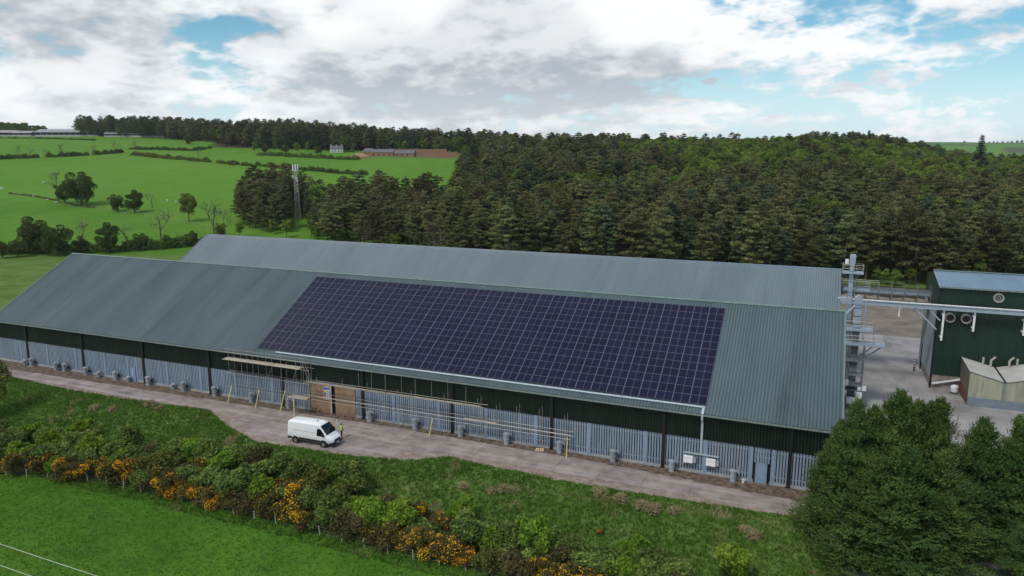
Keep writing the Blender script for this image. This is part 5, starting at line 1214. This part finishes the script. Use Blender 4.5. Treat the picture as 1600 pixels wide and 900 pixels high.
# wire fence below the hill field
fpts = [gp(*q) for q in ((100, 322), (150, 328), (200, 335), (250, 343), (300, 352), (345, 362))]
o = empty('wire_fence', fpts[0], 0, 'post and wire fence across the hill below the paired trees', 'fence'); pp = [Vector(q)-Vector(fpts[0]) for q in fpts]
pmm = MB(); pmm.tube((0, 0, -.3), (0, 0, 1.25), .09, 5); pmm = pmm.mesh('post', M('weathered_post', (.23, .21, .18), (.33, .31, .27), rough=.95))
wi = MB(); last = None
for a, b in zip(pp[:-1], pp[1:]):
    n = int((b-a).length/3.5)
    for k in range(n):
        q = a+(b-a)*k/n; q.z = zg(q.x+fpts[0][0], q.y+fpts[0][1])-fpts[0][2]; link('post', pmm, o, q)
        if last is not None:
            for hh in (.4, .75, 1.1): wi.tube(last+Vector((0, 0, hh)), q+Vector((0, 0, hh)), .012, 3)
        last = q
wi.build('wire', mTube, o)

# ------------------------------------------------------------------ the hedge bank in front
def shrub(seed, mat, R_=1.4, H=2.2, lobes=18, n=3600, leaf=.12, lr=.34, asp=.6, bloom=0, upb=.6):
    rg = np.random.default_rng(seed); C = []; Bl = []; m = MB()
    for k in range(lobes):
        d = unit(rg.normal(size=(1, 3)))[0]; f = rg.uniform(.3, .8); c_ = np.array([d[0]*R_*f, d[1]*R_*f, H*.48+d[2]*H*.42*f]); r_ = R_*lr*rg.uniform(.6, 1.2)
        m_ = int(n/lobes*(r_/(R_*lr))**1.5); s_ = unit(rg.normal(size=(m_, 3))+np.array([0, 0, .4]))*rg.uniform(.65, 1.08, (m_, 1))*r_
        q = c_+s_*np.array([1, 1, .85]); q = q[q[:, 2] > .02]; C.append(q)
        if bloom and rg.uniform() < .75:
            nb = int(m_*bloom*rg.uniform(.4, 1.3)); s2 = unit(rg.normal(size=(nb, 3))+np.array([0, -.25, .6]))*rg.uniform(.97, 1.12, (nb, 1))*r_; Bl.append(c_+s2*np.array([1, 1, .85]))
        m.tube((rg.normal()*.1, rg.normal()*.1, -.15), tuple(c_), .03, 4, .012, caps=False)
    C = np.concatenate(C); V, Qd = diamonds(C, leaf*rg.uniform(.6, 1.3, len(C)), leaf*asp*rg.uniform(.6, 1.2, len(C)), rg, up=upb)
    ex = []
    if bloom:
        Bl = np.concatenate(Bl); Bl = Bl[Bl[:, 2] > .05]; V2, Q2 = diamonds(Bl, leaf*.5, leaf*.42, rg, up=.3); ex = [('blossom', np_mesh('blossom', V2, Q2, lBloom))]
    return m.mesh('stems', mBarkG), np_mesh('foliage', V, Qd, mat), ex
KIT = {'green': [shrub(601+i, lBush) for i in range(3)], 'lime': [shrub(611+i, lLime, 1.3, 2.5, 20, 4200, .13) for i in range(2)], 'olive': [shrub(621, lOlive, 1.5, 2.3), shrub(622, lOlive, 1.4, 2.0)],
       'gorse': [shrub(631+i, lGorse, 1.15, 1.8, 16, 3600, .10, .36, .35, [1.0, .34, .06][i]) for i in range(3)], 'bramble': [shrub(641+i, lBramble, 1.3, 1.7, 16, 3200, .11, asp=.45) for i in range(2)]}
KN = {'green': ('hawthorn_bush', 'mid-green leafy bush in the hedge bank above the lower field', 'green bushes in the hedge bank'), 'lime': ('bright_bush', 'bright yellow-green leafy bush in the hedge bank', 'bright bushes in the hedge bank'), 'olive': ('olive_bush', 'dull olive-green bush in the hedge bank', 'olive bushes in the hedge bank'),
      'gorse0': ('gorse_bush', 'gorse bush covered in orange-yellow flowers at the front of the hedge bank', 'flowering gorse in the hedge bank'), 'gorse1': ('gorse_bush', 'brownish gorse bush with scattered orange flowers in the hedge bank', 'part-flowering gorse in the hedge bank'), 'gorse2': ('gorse_bush', 'dark brown-green gorse bush nearly without flowers in the hedge bank', 'dark gorse in the hedge bank'), 'bramble': ('bramble_bush', 'low brown bramble bush in the hedge bank', 'brambles in the hedge bank')}
proto_s = {}; rh = np.random.default_rng(12)
def put_shrub(kind, v_, x_, y_, s_, sq=1.0, lab=None):
    key = (kind, v_); kn = KN['gorse%d' % v_ if kind == 'gorse' else kind]; z_ = zg(x_, y_)
    if key not in proto_s:
        st, fo, ex = KIT[kind][v_]; o = empty(kn[0], (0, 0, 0), 0, kn[1], 'bush', kn[2]); link('stems', st, o); link('foliage', fo, o)
        for nm, me_ in ex: link(nm, me_, o)
        proto_s[key] = o
    else: o = copy_tree(proto_s[key])
    o.location = (x_, y_, z_-.05); o.rotation_euler = (0, 0, rh.uniform(0, 6.28)); o.scale = (s_*rh.uniform(.9, 1.1), s_*rh.uniform(.9, 1.1), s_*sq)
    else_ = ['at the left end of the hedge bank', 'left of the van along the hedge bank', 'in the hedge bank straight below the van', 'in the hedge bank below the middle wall', 'in the hedge bank near the bottom centre'][int(np.digitize(x_, [-52, -36, -22, -8]))]
    rk = 'front-row ' if y_ < -21.2 else ('middle-row ' if y_ < -19.2 else 'back-row ')
    o['label'] = lab or rk + {'green': 'mid-green leafy bush ', 'lime': 'bright yellow-green leafy bush ', 'olive': 'dull olive-green bush ', 'gorse0': 'gorse covered in orange-yellow flowers ', 'gorse1': 'gorse with scattered orange flowers ', 'gorse2': 'dark gorse nearly without flowers ', 'bramble': 'low brown bramble '}['gorse%d' % v_ if kind == 'gorse' else kind] + else_
    return o
# front rank: gorse along the fence
x_ = -74.
while x_ < 4:
    v_ = int(rh.choice([0, 1, 2], p=[.36, .38, .26])); k = 'gorse'
    r_ = rh.uniform()
    if r_ < .12: k, v_ = 'bramble', int(rh.integers(0, 2))
    elif r_ < .22: k, v_ = 'green', int(rh.integers(0, 3))
    elif r_ < .27: k, v_ = 'lime', int(rh.integers(0, 2))
    if x_ > -7 and rh.uniform() < .6: k, v_ = 'olive', int(rh.integers(0, 2))
    put_shrub(k, v_, x_, -21.9-max(0, -50-x_)*.2+rh.uniform(-.35, .5), rh.uniform(1.0, 1.5)); x_ += rh.uniform(1.35, 2.3)
# middle and rear ranks
for rank, (yy, a, b, st, ks, ps) in enumerate(((-20.2, -74, 12, 2.1, ['green', 'gorse', 'bramble', 'olive', 'lime'], [.36, .24, .08, .12, .20]), (-18.5, -72, 10, 2.5, ['green', 'lime', 'gorse', 'olive', 'bramble'], [.46, .28, .08, .10, .08]), (-16.6, -76, -22, 2.9, ['green', 'lime', 'bramble'], [.6, .15, .25]))):
    x_ = a
    while x_ < b:
        k = str(rh.choice(ks, p=ps)); v_ = int(rh.integers(0, len(KIT[k])))
        if x_ > -10 and k == 'gorse': k, v_ = 'green', 0
        if not (rank and rh.uniform() < .16): put_shrub(k, v_, x_+rh.uniform(-.5, .5), yy-max(0, -50-x_)*.15+rh.uniform(-.7, .7), rh.uniform(1.1, 1.65), rh.uniform(.9, 1.2))
        x_ += st*rh.uniform(.8, 1.25)
for (px, py, k, v_, s_, sq, lab) in ((832, 884, 'lime', 0, 1.45, 1.35, 'tall bright lime-green bush near the bottom centre'), (993, 888, 'lime', 1, 1.3, 1.1, 'round lime-green bush at the bottom edge, right of centre'), (1150, 908, 'lime', 0, 1.5, 1.0, 'rightmost lime-green bush at the bottom edge'), (520, 778, 'lime', 1, 1.3, 1.15, 'bright lime bush below the white van'), (722, 820, 'lime', 0, 1.15, 1.1, 'bright lime bush at the top of the hedge bank below the middle of the wall'), (1060, 912, 'green', 1, 1.1, .9, 'grey-green bush between the two lime bushes at the bottom edge'), (938, 835, 'gorse', 0, .35, 1., 'tiny lone gorse with orange flowers on the grass bank'), (302, 722, 'gorse', 0, .75, 1., 'flowering gorse high on the bank left of the van'), (130, 690, 'lime', 0, 1.2, 1.1, 'large lime-green bush at the left of the hedge bank'), (655, 815, 'gorse', 0, .95, 1.2, 'tall flowering gorse in the middle of the hedge bank'), (940, 905, 'olive', 0, 1.1, 1., 'olive bush beside the round lime bush at the bottom')):
    x_, y_, z_ = gp(px, py); put_shrub(k, v_, x_, y_, s_, sq, lab)
# field fence in front of the hedge
fo_ = empty('field_fence', (-74, -23.4, zg(-74, -23.4)), 0, 'post and wire stock fence at the foot of the hedge along the lower field', 'fence'); wi = MB(); last = None
pm2 = MB(); pm2.tube((0, 0, -.3), (0, 0, .95), .05, 6); pm2 = pm2.mesh('post', M('pale_post', (.36, .34, .29), (.46, .44, .39), rough=.95))
for k in range(31):
    x_ = k*2.45; yq = .8-max(0, 24-x_)*.2+.15*math.sin(k); q = Vector((x_, yq, zg(-74+x_, -23.4+yq)-zg(-74, -23.4))); link('post', pm2, fo_, q, (rh.normal()*.05, rh.normal()*.05, 0))
    if last is not None:
        for hh in (.3, .6, .85): wi.tube(last+Vector((0, 0, hh)), q+Vector((0, 0, hh)), .005, 3)
    last = q
wi.build('wire', mTube, fo_)

# ------------------------------------------------------------------ cypress clump at the right
def cypress(seed, H=12., R_=3.1):
    rg = np.random.default_rng(seed); tm, pts_ = trunkmesh('trunk', mBark, H*.95, .22, rg, 4)
    nb = 105; bt = rg.uniform(0, 1, nb)**.9; ba = rg.uniform(0, 6.283, nb); bl_ = rg.uniform(.70, 1.22, nb)
    per = 38; tz0 = np.repeat(bt, per); az0 = np.repeat(ba, per); N = nb*per + 240
    prof = lambda q: R_*(1-np.clip(q, 0, 1)**1.25)**.85
    rb_ = np.repeat(bl_, per)*prof(tz0); tipz = .4+tz0*H*.95+rb_*.22
    P = np.stack([np.cos(az0)*rb_, np.sin(az0)*rb_, tipz], 1) + rg.normal(size=(nb*per, 3))*np.array([.58, .58, .17])*(.45+.55*(1-tz0))[:, None]
    tl = rg.uniform(.86, 1.02, 240); P = np.concatenate([P, np.stack([rg.normal(size=240)*.22*(1.08-tl)*6, rg.normal(size=240)*.22*(1.08-tl)*6, tl*H], 1)])
    tz = np.clip(P[:, 2]/H, 0, 1); az = np.arctan2(P[:, 1], P[:, 0])
    d = unit(np.stack([np.cos(az), np.sin(az), np.full(N, .26)+tz**3*2.4], 1)+rg.normal(size=(N, 3))*.25)
    sd_ = unit(np.cross(d, np.array([0, 0, 1.]))+rg.normal(size=(N, 3))*.25); K = 13
    u = rg.uniform(0, 1, (N, K, 1)); v = rg.uniform(-1, 1, (N, K, 1))*(1-u*.85)
    ln = rg.uniform(.55, 1.0, (N, 1, 1))*(.6+.4*(1-tz))[:, None, None]
    C = P[:, None]+d[:, None]*u*ln+sd_[:, None]*v*ln*.40 - np.array([0, 0, 1.])*(np.abs(v)*.10)
    ax = (d[:, None]+sd_[:, None]*v*.9).reshape(-1, 3); C = C.reshape(-1, 3)
    V, Qd = diamonds(C, .115, .034, rg, up=1.3, axis=ax, spread=.25)
    n2 = 3500; t2 = rg.uniform(0, .96, n2); a2 = rg.uniform(0, 6.28, n2); r2_ = prof(t2)*rg.uniform(.30, .78, n2)
    V2, Q2 = diamonds(np.stack([np.cos(a2)*r2_, np.sin(a2)*r2_, .3+t2*H], 1), .26, .17, rg, up=.2)
    return tm, np_mesh('crown', np.concatenate([V, V2]), np.concatenate([Qd, Q2+len(V)]), lLey)
CYP = [cypress(701), cypress(702, 12, 2.8), cypress(703, 12, 3.4)]
cyl = ['leftmost low cypress of the dense clump, beside the warehouse corner', 'tall cypress at the left of the dense clump', 'cypress just left of the tallest in the clump', 'tallest pointed cypress of the dense clump at right', 'cypress right behind the tallest of the clump', 'tall cypress with a slim tip at the right of the main clump', 'cypress standing apart at the right, left of the two', 'rightmost tall cypress standing apart by the yard', 'lower cypress at the front left of the clump', 'lower cypress at the front centre of the clump', 'lower cypress at the front right of the clump', 'small dark cypress at the bottom right corner', 'short cypress at the back left of the clump against the wall']
for i, (x_, y_, top, s_) in enumerate(((20.2, -9.2, 10.3, .78), (21.2, -10.0, 12.4, .85), (22.6, -9.0, 11.7, .85), (24.3, -8.8, 13.2, 1.05), (25.8, -7.6, 12.2, .95), (27.2, -7.9, 12.6, .95), (30.6, -6.9, 11.2, .85), (33.2, -6.1, 11.5, .90), (22.6, -12.2, 9.0, .9), (24.6, -12.3, 10.0, 1.05), (27.6, -11.0, 9.6, .95), (34.2, -11.6, 6.6, .75), (20.0, -7.3, 8.7, .62))):
    z_ = zg(x_, y_); o = make_tree('cypress_tree', CYP[i % 3], (x_, y_, z_-.1), i*1.27, (s_, s_, (top-z_)/12.), cyl[i], 'tree', 'cypress clump by the yard')
# leafy tree reaching in at the left edge
x_, y_, z_ = gp(-8, 655)
make_tree('leafy_tree', broad(801, 8.2, 3.1, .28, 26, .17, 7000, lOlive, .36), (x_, y_, z_-.1), 0, 1.0, 'olive-green tree reaching into the picture at the left edge', 'tree')
# ------------------------------------------------------------------ overhead wires on poles beyond the frame
mPole = M('wood_pole', (.10, .075, .055), (.16, .125, .095), rough=.95); mWire = M('pale_wire', (.52, .54, .52), rough=.5)
for i, (xa, ya, xb2, yb3, zz_, lab) in enumerate(((-70, -43.0, 20, -44.4, 7.35, 'pale overhead wire crossing the lower field, the upper one'), (-70, -44.7, 20, -46.0, 7.35, 'pale overhead wire crossing the lower field, the lower one'))):
    o = empty('overhead_wire', (xa, ya, zz_), 0, lab, 'wire', 'overhead wires'); m = MB(); n = 24; dx, dy = xb2-xa, yb3-ya
    for k in range(n):
        f, g_ = k/n, (k+1)/n; sag = lambda f: -1.2*4*f*(1-f)
        m.tube((dx*f, dy*f, sag(f)), (dx*g_, dy*g_, sag(g_)), 0.015, 5, caps=False)
    m.build('strand', mWire, o)
for i, xp in enumerate((-70, 20)):
    yp = -43.8 if i == 0 else -45.2; z_ = zg(xp, yp)
    o = empty('power_pole', (xp, yp, z_), 0, ['wooden pole carrying the overhead wires off to the left', 'wooden pole carrying the overhead wires off to the right'][i], 'pole', 'poles of the overhead wires')
    m = MB(); m.tube((0, 0, -.5), (0, 0, 7.6-z_), .14, 8, .10); m.build('shaft', mPole, o)
    m = MB(); m.box(-.06, .06, -1.1, 1.1, 7.1-z_, 7.25-z_); m.build('crossarm', mPole, o)
    for s_ in (-.85, .85): m = MB(); m.lathe([(.05, 0), (.06, .05), (.03, .1)], (0, s_, 7.25-z_), 8); m.build('insulator', mWhite, o)

# ------------------------------------------------------------------ grass
def tufts(name, pts_, hgt, wid, mat, label, blades=4, seed=1):
    rg = np.random.default_rng(seed); n = len(pts_); P = np.repeat(pts_, blades, 0); m_ = len(P)
    P[:, :2] += rg.normal(size=(m_, 2))*wid*1.6
    h = np.repeat(hgt, blades)*rg.uniform(.6, 1.2, m_) if hasattr(hgt, '__len__') else hgt*rg.uniform(.5, 1.3, m_)
    a = rg.uniform(0, 6.28, m_); sd_ = np.stack([np.cos(a), np.sin(a), np.zeros(m_)], 1)*wid; lean = rg.normal(size=(m_, 3))*.45*h[:, None]; lean[:, 2] = h
    V = np.stack([P-sd_, P+sd_, P+lean], 1).reshape(-1, 3); F = np.arange(3*m_).reshape(m_, 3)
    return tag(link(name, np_mesh(name, V, F, mat)), label, 'grass', kind='stuff')
rg = np.random.default_rng(31)
def area(n, x0, x1, y0, y1): return rg.uniform(x0, x1, n), rg.uniform(y0, y1, n)
x_, y_ = area(46000, -100, 24, -24, -4.5); k = (y_ < np.interp(x_, *YOUT)-.15)
x_, y_ = x_[k], y_[k]; nz = wav(x_, y_, 7)+.6*wav(x_+50, y_, 2.6)+rg.normal(size=len(x_))*.18
dry = (nz > .72) | ((np.abs(y_+9.3-.0-(x_-2)*.0-1.2*np.sin(x_*.12)) < .55) & (x_ > -16) & (rg.uniform(size=len(x_)) < .4))
P = np.stack([x_, y_, zt(x_, y_)-.03], 1)
tufts('rough_grass', P[~dry], .22+.16*np.clip(nz[~dry]+.4, 0, 1.2), .055, lGrass, 'rough green grass on the bank below the road', 5, 1)
tufts('dry_grass', P[dry], .26+.2*np.clip(nz[dry], 0, 1), .03, lDry, 'tan dry grass in clumps on the bank', 5, 2)
x_, y_ = area(36000, -75, 8, -58, -23.6); k = (x_-CXY[0])*FH[0]+(y_-CXY[1])*FH[1] > 26
x_, y_ = x_[k], y_[k]; tufts('field_grass', np.stack([x_, y_, zt(x_, y_)-.02], 1), .12, .05, lGrass, 'short green pasture grass in the lower field', 4, 3)
x_, y_ = area(9000, -135, -102.5, -3, 110); tufts('rank_grass', np.stack([x_, y_, zt(x_, y_)-.03], 1), .4, .08, lGrass, 'rank grass beyond the left end of the warehouses', 4, 4)
# brown tussocks on the bank
ts = None; rg5 = np.random.default_rng(5)
n = 420; C = unit(rg5.normal(size=(n, 3))+np.array([0, 0, .9]))*rg5.uniform(.25, .6, (n, 1)); C[:, 2] = np.abs(C[:, 2])
Vt, Qt = diamonds(C, .22, .025, rg5, axis=unit(C)+np.array([0, 0, .4]), spread=.3); tme = np_mesh('blades', Vt, Qt, lDry)
mb = MB(); mb.lathe([(.22, -.05), (.25, .08), (.1, .18)], n=8); cme_ = mb.mesh('crown_base', mSoil)
TL = [(1005, 795), (1022, 800), (1040, 803), (1055, 800), (938, 772), (955, 778), (970, 782), (724, 762), (742, 764), (768, 770), (788, 768), (800, 770), (1165, 830), (1180, 838), (1195, 846), (235, 634), (250, 640), (262, 655), (150, 640), (175, 642), (612, 752)]
for i, (px, py) in enumerate(TL):
    x_, y_, z_ = gp(px, py)
    if i % 3 == 2: continue
    if ts is None: ts = o = empty('grass_tussock', (0, 0, 0), 0, 'brown dead-grass tussock on the green bank below the road', 'tussock', 'tussocks on the bank'); link('blades', tme, o); link('crown_base', cme_, o)
    else: o = copy_tree(ts)
    s_ = rg5.uniform(.8, 1.4); o.location = (x_, y_, z_); o.scale = (s_*1.3, s_, s_*.9); o.rotation_euler = (0, 0, i*1.3)

# ------------------------------------------------------------------ air
hzm = bpy.data.materials.new('thin_haze'); hzm.use_nodes = True; t = NT(hzm.node_tree); t.n.clear()
pv = t.node('ShaderNodeVolumePrincipled'); pv.inputs['Color'].default_value = (.80, .90, 1.0, 1); pv.inputs['Density'].default_value = 0.00006; pv.inputs['Anisotropy'].default_value = .2
t.l.new(pv.outputs[0], t.node('ShaderNodeOutputMaterial').inputs['Volume'])
m = MB(); m.box(-6100, 6100, -310, 9100, float(GZ.min())-1, 135); tag(m.build('haze', hzm), kind='stuff')
